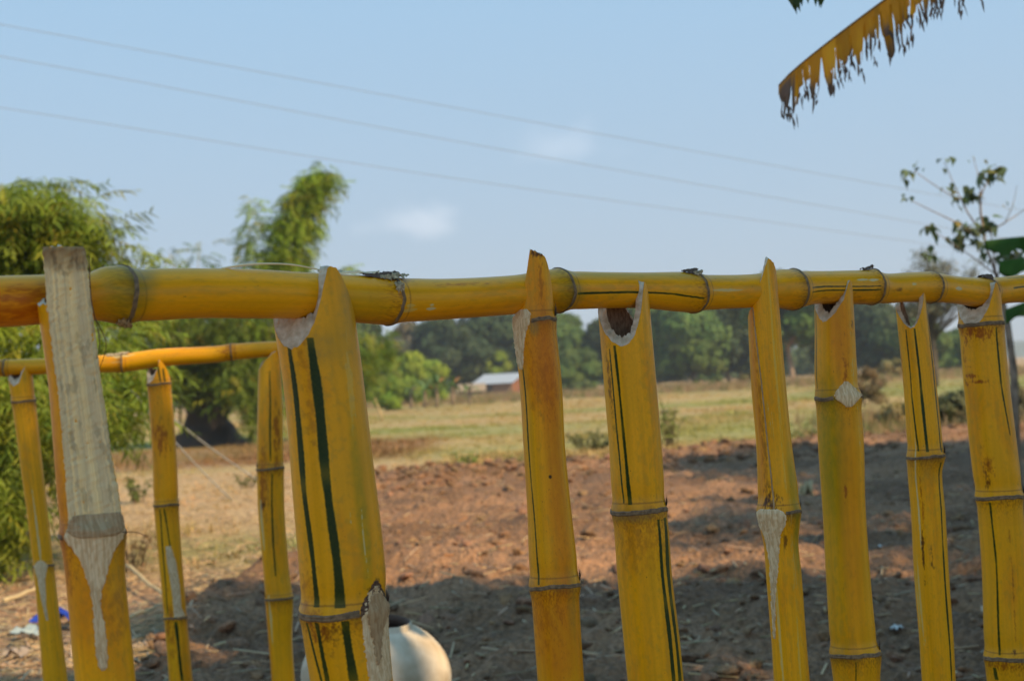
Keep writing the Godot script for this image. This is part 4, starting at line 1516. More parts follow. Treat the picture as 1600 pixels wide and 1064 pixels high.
func right_side() -> void:
	# wispy leafless tree
	var a: Vector3 = Vector3(19.84, 0, -72)
	var t := thing("bare_tree", "grey wispy nearly leafless tree behind the right end of the rail", "tree", a)
	var r := RandomNumberGenerator.new()
	r.seed = 601
	var st := begin()
	var top: Vector3 = Vector3(20.63, 6.589, -72) - a
	tube(st, [Vector3(0, -0.2, 0), Vector3(0.05, 1.0, 0), Vector3(0.0, top.y * 0.45, 0)], [0.2, 0.15, 0.12], 8)
	var xs := []
	var cs := PackedColorArray()
	var mesh := leaf_clump(12, 0.3, 602)
	for k in 70:
		var ang := r.randf() * TAU
		var out := r.randf_range(0.3, 2.3)
		var from := Vector3(0, top.y * r.randf_range(0.3, 0.5), 0)
		var tip := Vector3(top.x * 0.5 + cos(ang) * out, top.y * (1.0 - 0.10 * out * r.randf()) * r.randf_range(0.6, 1.0), sin(ang) * out)
		var mid := from.lerp(tip, 0.5) + Vector3(cos(ang), 0.3, sin(ang)) * 0.2
		tube(st, [from, mid, tip], [0.05, 0.025, 0.008], 4)
		for i in 8:
			var f := mid.lerp(tip, r.randf())
			tube(st, [f, f + Vector3(r.randfn(), r.randf() * 1.2, r.randfn()).normalized() * r.randf_range(0.3, 0.8)], [0.014, 0.005], 3)
			xs.append(turned(r, f.lerp(tip, r.randf()) + Vector3(r.randfn(), r.randfn(), r.randfn()) * 0.15, 0.40))
			cs.append(vary(Color(0.19, 0.185, 0.115), r, 0.3))
	st.generate_normals()
	obj("trunk", st, M.bark, t)
	multi("crown", t, mesh, xs, cs)

	# young tree with drooping leaf clusters
	var b: Vector3 = Vector3(3.899, 0, -12)
	t = thing("sapling", "young slender tree with drooping leaf clusters at the right edge", "tree", b)
	st = begin()
	var f0: Vector3 = Vector3(3.843, 1.891, -12) - b
	var f1: Vector3 = Vector3(3.747, 2.225, -12) - b
	tube(st, [Vector3(0, -0.1, 0), Vector3(3.932, 1.129, -12) - b, Vector3(3.902, 1.534, -12) - b, f0], [0.036, 0.031, 0.027, 0.017], 8)
	var lf := begin()
	var branches := [
		[f0, f1, Vector3(3.752, 2.554, -12) - b, 0.02, 0.014], [f1, Vector3(3.575, 2.31, -12) - b, Vector3(3.141, 2.501, -11.8) - b, 0.012, 0.006], [f1, Vector3(3.61, 2.46, -12) - b, Vector3(3.484, 2.812, -12) - b, 0.013, 0.005],
		[Vector3(3.587, 2.502, -12) - b, Vector3(3.441, 2.591, -12) - b, Vector3(3.238, 2.754, -12) - b, 0.009, 0.005], [Vector3(3.756, 2.453, -12) - b, Vector3(3.765, 2.604, -12) - b, Vector3(3.749, 2.838, -12.1) - b, 0.01, 0.004], [Vector3(3.754, 2.503, -12) - b, Vector3(3.795, 2.603, -12) - b, Vector3(3.883, 2.709, -12) - b, 0.01, 0.005],
		[f1, Vector3(3.928, 2.291, -12) - b, Vector3(4.181, 2.428, -12.2) - b, 0.012, 0.006], [f0, Vector3(4.013, 2.034, -12) - b, Vector3(4.224, 2.175, -12) - b, 0.012, 0.006], [f0, Vector3(3.661, 2.052, -12) - b, Vector3(3.305, 2.254, -11.8) - b, 0.011, 0.005], [f1, Vector3(3.67, 2.204, -12) - b, Vector3(3.487, 2.308, -11.7) - b, 0.011, 0.006], [f0, Vector3(3.761, 2.08, -11.8) - b, Vector3(3.722, 2.271, -11.7) - b, 0.011, 0.006], [Vector3(3.928, 2.291, -12) - b, Vector3(4.013, 2.439, -12) - b, Vector3(4.047, 2.589, -12) - b, 0.006, 0.003]]
	for q in branches:
		tube(st, [q[0], q[0].lerp(q[1], 0.5).lerp(q[1], 0.5), q[1].lerp(q[2], 0.5), q[2]], [q[3] * 0.62, q[3] * 0.5, q[4] * 0.7, q[4] * 0.5], 5)
	st.generate_normals()
	obj("trunk", st, M.bark_pale, t)
	for q in [[Vector3(3.197, 2.746, -12), 5, 0.11], [Vector3(3.273, 2.752, -12), 3, 0.07], [Vector3(3.106, 2.503, -11.8), 3, 0.07], [Vector3(3.49, 2.822, -12), 5, 0.08], [Vector3(3.718, 2.825, -12), 3, 0.06], [Vector3(3.791, 2.694, -12), 8, 0.12], [Vector3(3.895, 2.739, -12), 8, 0.13], [Vector3(3.681, 2.558, -12), 10, 0.13], [Vector3(3.533, 2.606, -12), 7, 0.08], [Vector3(3.548, 2.524, -12), 6, 0.09], [Vector3(3.291, 2.264, -11.8), 7, 0.11], [Vector3(3.6, 2.299, -12), 10, 0.12], [Vector3(3.57, 2.219, -12), 9, 0.12], [Vector3(3.699, 2.263, -12), 9, 0.12], [Vector3(3.807, 2.298, -12), 10, 0.13], [Vector3(3.717, 2.151, -12), 8, 0.11], [Vector3(3.542, 2.17, -12), 7, 0.11], [Vector3(3.803, 2.07, -12), 7, 0.11], [Vector3(3.256, 2.097, -11.8), 7, 0.11], [Vector3(3.997, 2.068, -12.1), 9, 0.12], [Vector3(3.988, 2.45, -12), 3, 0.05], [Vector3(4.047, 2.04, -12.1), 9, 0.12]]:
		for i in int(q[1] * 1.35):
			var ang := r.randf() * TAU
			var d := Vector3(cos(ang), r.randf_range(-0.9, 0.5), sin(ang)).normalized()
			if i > q[1]: ang += 1.0
			blade(lf, q[0] - b + Vector3(r.randfn(), r.randfn(), r.randfn()) * 0.03, d, d.cross(Vector3(r.randfn() * 0.4, 1, r.randfn() * 0.4)).normalized(), q[2] * r.randf_range(0.65, 1.1), q[2] * r.randf_range(0.42, 0.6), r.randf_range(1.2, 2.4), vary(Color(0.24, 0.21, 0.06) if r.randf() < 0.14 else Color(0.125, 0.17, 0.08), r, 0.3), 5)
	lf.generate_normals()
	obj("leaves", lf, M.leaf, t)

	# banana plant with green leaves reaching in from the right
	var c: Vector3 = Vector3(3.387, 0, -9)
	t = thing("banana_plant", "green banana plant whose leaf tips reach in at the right edge", "banana plant", c)
	st = begin()
	tube(st, [Vector3(0, -0.1, 0), Vector3(0.02, 0.8, 0), Vector3(0.0, 1.6, 0)], [0.12, 0.1, 0.07], 10)
	st.generate_normals()
	obj("stem", st, M.bark_pale, t)
	banana_leaf(t, [Vector3(0, 1.6, 0), Vector3(3.319, 1.943, -9) - c, Vector3(3.055, 1.949, -9) - c, Vector3(2.799, 1.931, -8.9) - c], 0.11, 0.72, 611, false)
	banana_leaf(t, [Vector3(0, 1.5, 0), Vector3(3.369, 1.847, -9.1) - c, Vector3(3.158, 1.838, -9.1) - c, Vector3(2.935, 1.819, -9.1) - c], 0.12, 0.75, 612, false)
	banana_leaf(t, [Vector3(0, 1.4, 0), Vector3(3.3, 1.633, -9) - c, Vector3(3.108, 1.583, -9) - c, Vector3(2.922, 1.524, -9) - c], 0.12, 0.75, 613, false)
	banana_leaf(t, [Vector3(0, 1.5, 0), Vector3(0.5, 2.1, -0.2), Vector3(1.1, 2.0, -0.4)], 0.14, 0.4, 614, false)
	banana_leaf(t, [Vector3(0, 1.5, 0), Vector3(0.2, 2.4, 0.4), Vector3(0.5, 2.6, 1.0)], 0.14, 0.4, 615, false)

	# nearer banana plant out of frame, whose dead leaf hangs into the picture
	var e := Vector3(2.55, 0, -4.5)
	t = thing("banana_plant", "tall banana plant with a ragged yellow brown dead leaf hanging into the sky", "banana plant", e)
	st = begin()
	tube(st, [Vector3(0, -0.1, 0), Vector3(0.0, 1.2, 0), Vector3(-0.05, 2.5, 0)], [0.14, 0.12, 0.08], 12)
	st.generate_normals()
	obj("stem", st, M.bark_pale, t)
	banana_leaf(t, [Vector3(-0.05, 2.5, 0), Vector3(1.823, 2.693, -4.5) - e, Vector3(1.587, 2.571, -4.5) - e, Vector3(1.331, 2.434, -4.5) - e, Vector3(1.153, 2.321, -4.5) - e, Vector3(0.9948, 2.215, -4.5) - e, Vector3(0.8758, 2.129, -4.5) - e, Vector3(0.8296, 2.086, -4.5) - e], 0.172, 0.94, 621, true)
	for q in [[0.3, 0.9, 622], [2.2, 1.1, 623], [5.2, 1.0, 624]]:
		var d := Vector3(cos(q[0]), 0, sin(q[0]))
		banana_leaf(t, [Vector3(-0.05, 2.5, 0), d * 0.5 + Vector3(0, 3.1, 0), d * 1.1 + Vector3(0, 3.3 * q[1] * 0.95, 0), d * 1.7 + Vector3(0, 2.9, 0)], 0.26, 0.3, q[2], false)

	# weeds and shrubs between field and soil
	weed("weed", "tall sparse green weed just right of the white scooped picket", Vector3(2.53, 0, -25.5), 0.92, 0.75, 16, 16, Color(0.20, 0.23, 0.06), 0.10, 631)
	weed("cut_brush", "dark heap of cut brush lying left of the white scooped picket", Vector3(1.261, 0, -26), 0.36, 1.0, 26, 14, Color(0.13, 0.14, 0.05), 0.10, 632)
	weed("weed", "small bright green weed at the soil's far edge behind the orange mottled picket", Vector3(-0.7927, 0, -23), 0.26, 0.42, 14, 12, Color(0.14, 0.20, 0.03), 0.07, 633)
	weed("weed", "pale green weed just left of the orange mottled picket at the soil's far edge", Vector3(-0.0974, 0, -22.5), 0.2, 0.5, 12, 12, Color(0.16, 0.19, 0.04), 0.06, 634)
	weed("weed", "tiny green seedling on the soil between the orange and the scooped picket", Vector3(0.7013, 0, -13.2), 0.09, 0.2, 7, 7, Color(0.12, 0.19, 0.03), 0.05, 635)
	weed("weed", "small green weed on the shade line right of the split picket's foot", Vector3(2.07, 0, -13.6), 0.12, 0.24, 9, 8, Color(0.09, 0.12, 0.04), 0.05, 636)
	weed("weed", "green tuft at the soil edge right of the split picket", Vector3(4.545, 0, -24.5), 0.3, 0.7, 14, 10, Color(0.13, 0.15, 0.04), 0.08, 637)
	weed("weed", "low green weed beside the middle picket of the rear fence", Vector3(-4.745, 0, -19), 0.36, 0.45, 14, 12, Color(0.11, 0.14, 0.03), 0.08, 638)
	weed("dry_weed", "brown dry weed standing left of the rear fence's middle picket", Vector3(-2.947, 0, -11.5), 0.30, 0.5, 30, 4, Color(0.26, 0.18, 0.09), 0.06, 639)
	weed("weed", "green weed at the verge by the rear fence's right picket", Vector3(-3.75, 0, -21), 0.22, 0.5, 12, 10, Color(0.14, 0.15, 0.04), 0.06, 640)
	var bm: Mesh = M.bush_mesh
	for q in [[Vector3(6.749, 0, -27), Vector3(6.781, 0.5428, -27), 90.0, Color(0.27, 0.22, 0.09), "olive dry bush behind the thin striped picket at the soil's edge", 651], [Vector3(7.156, 0, -25), Vector3(7.199, 0.7148, -25), 84.0, Color(0.17, 0.17, 0.08), "grey green bush between the two rightmost pickets", 652], [Vector3(8.405, 0, -26), Vector3(8.452, 0.7737, -26), 90.0, Color(0.13, 0.13, 0.07), "dark bush at the right edge beyond the rightmost picket", 653], [Vector3(10.49, 0, -46), Vector3(10.55, 1.121, -46), 80.0, Color(0.20, 0.15, 0.075), "dry brown bush right of the picket with the diamond scar", 654]]:
		broadleaf("bush", q[4], q[0], q[1].y, q[2] * -q[0].z / 2383.0, 0.02, q[3], 9, 46, bm, 0.2, q[5], M.twig, 1.1, 0.3, "bush", "bushes at the right end of the soil")

func shade_trees() -> void:
	var mesh := leaf_clump(22, 0.32, 701)
	# openings in the crowns through which the sun reaches these spots
	var gaps := [[Vector3(-1.06, 1.44, -4.6), 0.46], [Vector3(-2.3, 0.0, -7.6), 0.7], [Vector3(-0.42, 0.4, -5.0), 0.46], [Vector3(1.0, 0.0, -9.2), 0.45], [Vector3(-0.75, 0.0, -9.3), 0.5], [Vector3(-1.5, 0.0, -7.0), 0.4], [Vector3(0.5, 0.0, -8.0), 0.34], [Vector3(2.073, 0, -10.99), 0.42], [Vector3(2.786, 0, -11.41), 0.40], [Vector3(3.913, 0, -13.63), 0.36], [Vector3(3.17, 0, -15.86), 0.36], [Vector3(1.214, 0, -9.357), 0.36]]
	broadleaf("shade_tree", "large leafy tree beside the viewer that shades the near fence", Vector3(8.0, 0, 1.6), 11.5, 9.6, 0.56, Color(0.05, 0.085, 0.02), 26, 150, mesh, 0.62, 702, M.bark, 0.95, 0.2, "tree", "", gaps)
	broadleaf("shade_tree", "second shade tree to the right, out over the tilled soil", Vector3(13.9, 0, -10.0), 11.5, 12.0, 0.54, Color(0.05, 0.085, 0.02), 34, 150, mesh, 0.62, 703, M.bark, 0.95, 0.2, "tree", "", gaps)
	broadleaf("shade_tree", "third and smaller shade tree standing between the two large ones", Vector3(11.7, 0, -3.7), 10.8, 5.8, 0.56, Color(0.05, 0.085, 0.02), 16, 130, mesh, 0.62, 705, M.bark, 0.95, 0.2, "tree", "", gaps)
	# a drooping twig whose leaf tips show at the top of the picture
	var t: Node3D = get_node("shade_tree")
	var o := t.position
	var st := begin()
	var tip: Vector3 = Vector3(0.869, 2.289, -4.2) - o
	tube(st, [Vector3(-3.0, 6.8, -2.6), Vector3(-5.0, 5.0, -4.4), Vector3(tip.x + 0.3, tip.y + 0.9, tip.z + 0.3), tip], [0.03, 0.018, 0.01, 0.004], 6)
	st.generate_normals()
	obj("twig", st, M.twig, t)
	var lf := begin()
	var r := RandomNumberGenerator.new()
	r.seed = 704
	for q in [[Vector3(0.8295, 2.28, -4.2), 0.055], [Vector3(0.8255, 2.274, -4.2), 0.05], [Vector3(0.8932, 2.277, -4.2), 0.035], [Vector3(0.8686, 2.282, -4.2), 0.03], [Vector3(0.8474, 2.283, -4.2), 0.04], [Vector3(0.9076, 2.28, -4.2), 0.04], [Vector3(0.8157, 2.288, -4.2), 0.05], [Vector3(0.9192, 2.297, -4.2), 0.06], [Vector3(0.8494, 2.319, -4.2), 0.06], [Vector3(0.8947, 2.334, -4.2), 0.07]]:
		blade(lf, q[0] - o, Vector3(r.randf_range(-0.5, 0.5), -0.8, r.randf_range(-0.3, 0.3)).normalized(), Vector3(0.9, 0.1, 0.3).normalized(), q[1], q[1] * 0.42, 0.8, vary(Color(0.05, 0.08, 0.02), r, 0.2), 5)
	lf.generate_normals()
	obj("twig_leaves", lf, M.leaf, t)

func wires() -> void:
	var m := mat(lin(0.22, 0.22, 0.23), 0.7)
	for q in [[Vector3(-13.64, 8.348, -22), Vector3(-8.49, 7.839, -26), Vector3(-0.7964, 6.877, -31), Vector3(10.41, 5.457, -38), Vector3(31.53, 2.58, -50), "top one of three power lines sloping down to the right", 0.0055], [Vector3(-13.66, 7.804, -22), Vector3(-8.514, 7.287, -26), Vector3(-0.8315, 6.195, -31), Vector3(10.37, 4.673, -38), Vector3(31.46, 1.637, -50), "middle one of three power lines sloping down to the right", 0.0055], [Vector3(-13.69, 6.907, -22), Vector3(-8.552, 6.406, -26), Vector3(-0.8706, 5.436, -31), Vector3(9.704, 4.307, -38), Vector3(31.46, 1.637, -50), "lowest of three power lines sloping down to the right", 0.005]]:
		var keys := [0.0, 1.0, 2.0, 3.0, 4.0]
		var pts := []
		var rad := []
		for i in 41:
			pts.append(ev(keys, [q[0], q[1], q[2], q[3], q[4]], i / 10.0) - q[1])
			rad.append(q[6])
		var st := begin()
		tube(st, pts, rad, 6)
		st.generate_normals()
		var t := thing("power_line", q[5], "power line", q[1], "power lines across the sky")
		obj("wire", st, m, t)

func fences() -> void:
	var near := thing("bamboo_fence", "near fence of thick yellow bamboo pickets under a bamboo rail", "fence", Vector3(0.03, 0, -2.05), "fences of yellow bamboo")
	var list := [{"s": [-0.12, 0.9673, 0.9679, 1.0074, 1.0732, 1.1193, 1.2054, 1.2718, 1.3383, 1.4197], "c": [[-0.3779, -1.5759], [-0.4363, -1.5759], [-0.4363, -1.5759], [-0.4385, -1.5759], [-0.4418, -1.5759], [-0.4427, -1.5759], [-0.4497, -1.5759], [-0.4541, -1.5759], [-0.4597, -1.5759], [-0.4666, -1.5759]], "r": [0.0301, 0.0301, 0.0301, 0.0301, 0.0298, 0.0321, 0.0284, 0.0265, 0.0271, 0.0275], "rim": [[-3.1416, 1.3602], [-2.0944, 1.3605], [-1.5708, 1.3557], [-1.2566, 1.3538], [-0.6981, 1.3538], [-0.5585, 1.3575], [-0.5061, 1.3836], [-0.4712, 1.402], [-0.4363, 1.4091], [-0.1745, 1.4118], [0.2618, 1.4126], [0.5236, 1.4086], [0.7854, 1.4034], [1.0123, 1.3826], [1.2566, 1.3365], [1.6581, 1.3237], [2.4435, 1.3386], [3.1416, 1.3602]], "wall": 0.24, "rise": -0.0013, "nodes": [1.1168], "stripes": [], "scars": [[[0.9798, -0.0991, 0.011], [0.985, -0.17, 0.1167], [0.9927, -0.2103, 0.1656], [1.012, -0.2103, 0.2103], [1.0249, -0.1906, 0.1861], [1.0411, -0.1827, 0.1057], [1.0508, -0.1734, 0.1153], [1.0623, -0.2256, 0.2215], [1.0726, -0.2829, 0.3735], [1.0823, -0.3697, 0.4699], [1.092, -0.483, 0.612], [1.1012, -0.6818, 0.7639], [1.1089, -0.8858, 1.0505], [1.1166, -1.1068, 1.3551], [1.1267, -0.892, 1.3974]]], "face": [[1.1228, -0.9107, 1.3974], [1.1473, -0.8263, 1.3974], [1.1732, -0.7994, 1.3974], [1.2057, -0.7721, 1.3974], [1.2383, -0.757, 1.3974], [1.271, -0.7754, 1.3974], [1.2972, -0.7936, 1.3265], [1.3234, -0.7768, 1.3974], [1.3496, -0.7629, 1.3974], [1.3613, -0.685, 1.3974], [1.3823, -0.6163, 1.3243], [1.4053, -0.5683, 1.3974], [1.4132, -0.5235, 1.3974]], "stains": [[-1.3691, 1.1675, 0.6588, 0.1323, 3, 0.9], [-0.1635, 1.2064, 0.6977, 0.1984, 3, 0.5], [-1.2462, 1.0955, 0.6452, 0.0529, 0, 0.5], [0.9653, 1.0739, 0.5778, 0.0529, 5, 0.4], [-0.8389, 1.0376, 0.883, 0.0397, 3, 0.4], [0.6194, 1.0362, 0.5519, 0.0397, 0, 0.3]], "low": 0.9353, "wedge": [[1.1145, -0.3448, 0.7249], [1.1184, -0.6929, 1.0637], [1.1229, -0.9107, 1.3081], [1.1292, -0.8796, 1.3974], [1.1343, -0.7638, 1.3974], [1.1389, -0.5332, 1.0872]], "clip": [0.2094, 0.62, 1.1168], "tone": [0.15, 0.1, 1], "label": "bamboo picket split to a flat grey board face above its node, leftmost of the near fence"},
		{"s": [-0.12, 0.9068, 0.9076, 0.9801, 1.0296, 1.106, 1.1827, 1.2596, 1.3214, 1.4065], "c": [[-0.1625, -1.8276], [-0.2122, -1.8276], [-0.2123, -1.8276], [-0.2175, -1.8276], [-0.2169, -1.8276], [-0.2201, -1.8276], [-0.2239, -1.8276], [-0.2286, -1.8276], [-0.2344, -1.8276], [-0.2424, -1.8276]], "r": [0.0491, 0.0491, 0.0491, 0.0518, 0.0514, 0.0506, 0.0491, 0.0483, 0.0487, 0.049], "rim": [[-2.3562, 1.3758], [-1.5708, 1.3379], [-1.2566, 1.3194], [-0.9425, 1.3063], [-0.6981, 1.3026], [-0.4292, 1.3056], [-0.1502, 1.3199], [0.0374, 1.3344], [0.2167, 1.3566], [0.386, 1.379], [0.5282, 1.3956], [0.6663, 1.3971], [0.8316, 1.3957], [1.102, 1.3733], [1.3974, 1.3493], [1.5708, 1.3304], [2.2864, 1.327], [3.1416, 1.355]], "wall": 0.42, "rise": 0.0353, "nodes": [0.9892], "stripes": [[-0.7691, 1.3081, -0.7832, 1.1407, 0.0084], [-0.7832, 1.1407, -0.6514, 1.0004, 0.0084], [-0.1527, 1.3139, -0.1706, 1.1551, 0.0107], [-0.1706, 1.1551, -0.0731, 0.999, 0.0115], [-0.9669, 0.9813, -0.7707, 0.9129, 0.0038], [-0.6435, 0.9825, -0.5892, 0.9136, 0.0061], [0.0282, 0.9839, 0.0551, 0.9136, 0.01]], "scars": [[[0.904, 0.4173, 1.3296], [0.9268, 0.3868, 1.3025], [0.9493, 0.3577, 1.3371], [0.9679, 0.369, 1.3974], [0.9844, 0.3728, 1.3974], [0.994, 0.3974, 1.3974], [1.0029, 0.471, 1.342], [1.0131, 0.6018, 1.073], [1.0212, 0.8069, 0.8975]]], "stains": [[0.2935, 1.2137, 0.9434, 0.1841, 5, 0.15], [0.0459, 1.3006, 0.4736, 0.023, 5, 0.5], [1.1731, 1.3566, 0.4713, 0.0383, 5, 0.5], [0.79, 1.3107, 0.4729, 0.0383, 5, 0.35], [0.6322, 1.1077, 0.1818, 0.115, 4, 0.6], [0.3101, 1.0941, 0.0378, 0.0307, 2, 0.8], [-0.3935, 0.9694, 0.3905, 0.0169, 1, 0.5], [-0.6409, 0.9728, 0.3894, 0.023, 0, 0.5], [0.7512, 1.2577, 0.127, 0.046, 2, 0.3], [0.581, 1.0706, 0.0301, 0.0307, 2, 0.7], [-0.3737, 1.2603, 0.1905, 0.092, 0, 0.3], [0.8181, 1.0132, 0.2381, 0.0138, 1, 0.9], [-0.9886, 1.0127, 0.4462, 0.0383, 0, 0.35]], "low": 0.8745, "edge": [[0.986, 0.3418, 1.1889], [0.9913, 0.3156, 1.3974], [1, 0.3866, 1.3974], [1.009, 0.5104, 1.2521], [1.0182, 0.6627, 1.0521], [1.0264, 0.8136, 0.905]], "wedge": [[0.9264, 0.6904, 0.7312], [0.9352, 0.6545, 0.8207], [0.9574, 0.6162, 0.9348], [0.9735, 0.5482, 1.1065], [0.9864, 0.489, 1.3413], [0.9951, 0.5145, 1.3806], [1.0044, 0.6114, 1.1964], [1.0123, 0.7139, 0.9851]], "tone": [-0.1, 0, 0.8], "label": "thickest bamboo picket of the near fence with two broad dark green stripes"},
		{"s": [-0.12, 0.8526, 0.8535, 0.9554, 0.974, 1.0746, 1.16, 1.2455, 1.3143, 1.3744, 1.4312], "c": [[0.0554, -2.0389], [0.0411, -2.0389], [0.0411, -2.0389], [0.0397, -2.0389], [0.0398, -2.0389], [0.0379, -2.0389], [0.0356, -2.0389], [0.0354, -2.0389], [0.0317, -2.0389], [0.0311, -2.0389], [0.0304, -2.0389]], "r": [0.0308, 0.0308, 0.0308, 0.0317, 0.0334, 0.0295, 0.0278, 0.0282, 0.0287, 0.0274, 0.0268], "rim": [[-2.2689, 1.3281], [-1.5708, 1.3355], [-1.0821, 1.3373], [-0.7854, 1.347], [-0.4887, 1.3634], [-0.3316, 1.3818], [-0.1745, 1.4027], [0, 1.4228], [0.1396, 1.4235], [0.384, 1.4199], [0.6632, 1.4165], [0.9076, 1.4098], [1.0821, 1.3946], [1.3265, 1.3597], [1.5708, 1.3385], [2.2689, 1.3284], [3.1416, 1.3256]], "wall": 0.26, "rise": 0.0017, "nodes": [1.3303, 0.9777], "stripes": [[-0.8701, 1.268, -0.8053, 1.1112, 0.0026], [-0.8053, 1.1112, -0.6565, 0.982, 0.0026]], "scars": [[[1.2647, -1.1164, -0.8911], [1.2706, -1.2088, -0.7671], [1.2793, -1.3974, -0.7219], [1.2911, -1.3974, -0.6241], [1.3047, -1.3974, -0.5258], [1.3165, -1.3974, -0.3468], [1.3274, -1.3974, -0.1983], [1.3398, -1.0543, -0.1089], [1.3466, -0.783, -0.3778]]], "stains": [[0.442, 1.3808, 0.1881, 0.0428, 0, 0.5], [0.1282, 1.2793, 1.203, 0.0684, 3, 0.8], [0.4972, 1.1604, 0.4923, 0.2225, 3, 0.9], [0.1521, 1.2454, 1.2121, 0.0513, 0, 0.2], [-0.0548, 0.9098, 1.3699, 0.077, 3, 0.8], [-0.5526, 0.9433, 1.086, 0.0513, 0, 0.25], [-0.0296, 1.3202, 0.24, 0.012, 5, 1], [0.1776, 1.123, 0.0659, 0.0021, 6, 0.8], [0.3084, 1.4191, 0.4457, 0.0068, 1, 1], [0.7419, 0.9576, 0.2703, 0.0513, 5, 0.5]], "low": 0.8201, "tone": [0.3, 0.2, 1.4], "label": "orange mottled bamboo picket with a tall tongue in front of the rail and a ragged pale bud scar"},
		{"s": [-0.12, 0.8202, 0.8211, 0.8753, 0.9659, 1.0294, 1.0567, 1.1475, 1.2386, 1.3299, 1.3903], "c": [[0.2013, -2.1697], [0.178, -2.1697], [0.1779, -2.1697], [0.1755, -2.1697], [0.1705, -2.1697], [0.1694, -2.1697], [0.1677, -2.1697], [0.1672, -2.1697], [0.1649, -2.1697], [0.1621, -2.1697], [0.1603, -2.1697]], "r": [0.0396, 0.0396, 0.0396, 0.0396, 0.0387, 0.0387, 0.0382, 0.0373, 0.0373, 0.0369, 0.0367], "rim": [[-2.3562, 1.3832], [-1.5708, 1.3428], [-1.2217, 1.3267], [-0.8901, 1.3106], [-0.5585, 1.2991], [-0.2269, 1.2922], [0, 1.2935], [0.3142, 1.3046], [0.6632, 1.3349], [0.9076, 1.3656], [1.0647, 1.382], [1.2566, 1.3768], [1.5708, 1.3554], [2.2864, 1.3108], [2.7925, 1.3305], [3.1416, 1.3545]], "wall": 0.3, "rise": 0.0127, "nodes": [1.0592], "stripes": [[-0.7355, 1.2896, -0.706, 1.177, 0.0027], [-0.706, 1.177, -0.5879, 1.0722, 0.0027], [-0.4829, 1.2936, -0.4168, 1.1767, 0.0046], [-0.4168, 1.1767, -0.3241, 1.0703, 0.0055], [0.7129, 1.0472, 0.7142, 0.9327, 0.0064], [0.7142, 0.9327, 0.7023, 0.8222, 0.0064], [1.1278, 1.0491, 1.0448, 0.9308, 0.0091], [1.0448, 0.9308, 1.0672, 0.8195, 0.01], [0.5935, 1.0476, 1.3974, 1.0444, 0.0091]], "scars": [], "stains": [[-0.238, 1.0533, 0.9494, 0.0091, 5, 0.9], [-0.8954, 1.2402, 0.1463, 0.0546, 1, 0.6], [0.1604, 1.024, 1.4118, 0.0546, 0, 0.25]], "low": 0.7875, "tone": [-0.05, 0, 0.4], "label": "smooth bamboo picket with a deep white rimmed scoop and paired green lines"},
		{"s": [-0.12, 0.7737, 0.7747, 0.8333, 0.9313, 0.9803, 1.0245, 1.0589, 1.1278, 1.2265, 1.355, 1.4264], "c": [[0.4163, -2.3494], [0.4011, -2.3494], [0.4011, -2.3494], [0.4001, -2.3494], [0.3983, -2.3494], [0.3967, -2.3494], [0.3958, -2.3494], [0.3963, -2.3494], [0.3943, -2.3494], [0.3906, -2.3494], [0.3885, -2.3494], [0.3873, -2.3494]], "r": [0.0271, 0.0271, 0.0271, 0.0266, 0.0271, 0.0266, 0.033, 0.0315, 0.0276, 0.0271, 0.0256, 0.0252], "rim": [[-2.2689, 1.3219], [-1.5708, 1.3366], [-1.0472, 1.3418], [-0.733, 1.3482], [-0.384, 1.3623], [0, 1.3833], [0.3142, 1.4026], [0.5585, 1.4182], [0.6981, 1.4172], [1.0472, 1.4114], [1.3963, 1.398], [1.5708, 1.3784], [2.2689, 1.3198], [3.1416, 1.3182]], "wall": 0.26, "rise": 0.003, "nodes": [1.0296], "stripes": [], "scars": [[[0.8373, -1.0195, -0.8342], [0.8862, -0.9553, -0.6389], [0.9253, -0.8853, -0.4223], [0.9545, -0.8606, -0.2103], [0.9837, -1.0195, -0.037], [0.9985, -1.088, 0.0744], [1.0114, -1.3974, 0.334], [1.0222, -1.3974, 0.4108], [1.032, -1.3252, 0.2632], [1.0378, -0.9589, -0.0324]]], "stains": [[-0.6982, 1.1298, 0.2857, 0.1972, 1, 0.4], [-1.0701, 1.1886, 0.5054, 0.1972, 3, 0.8], [-0.4312, 1.0474, 0.5514, 0.0197, 1, 1], [-0.0072, 1.1682, 0.1439, 0.0394, 2, 0.7], [0.9123, 1.0689, 0.3818, 0.0592, 4, 0.7], [1.0195, 0.9808, 0.2963, 0.0592, 4, 0.8], [0.2698, 0.9878, 0.1804, 0.0138, 1, 0.7], [-0.4983, 0.8769, 0.1103, 0.1183, 2, 0.6], [0.5654, 1.1283, 0.1429, 0.2958, 2, 0.35]], "low": 0.7408, "split": [[-0.2486, 1.0354], [-0.3652, 1.1292], [-0.3918, 1.2268], [-0.6401, 1.346]], "tone": [0.05, 0.1, 0.6], "label": "split bamboo picket with a slanted knife cut tip and a pale funnel shaped node scar"},
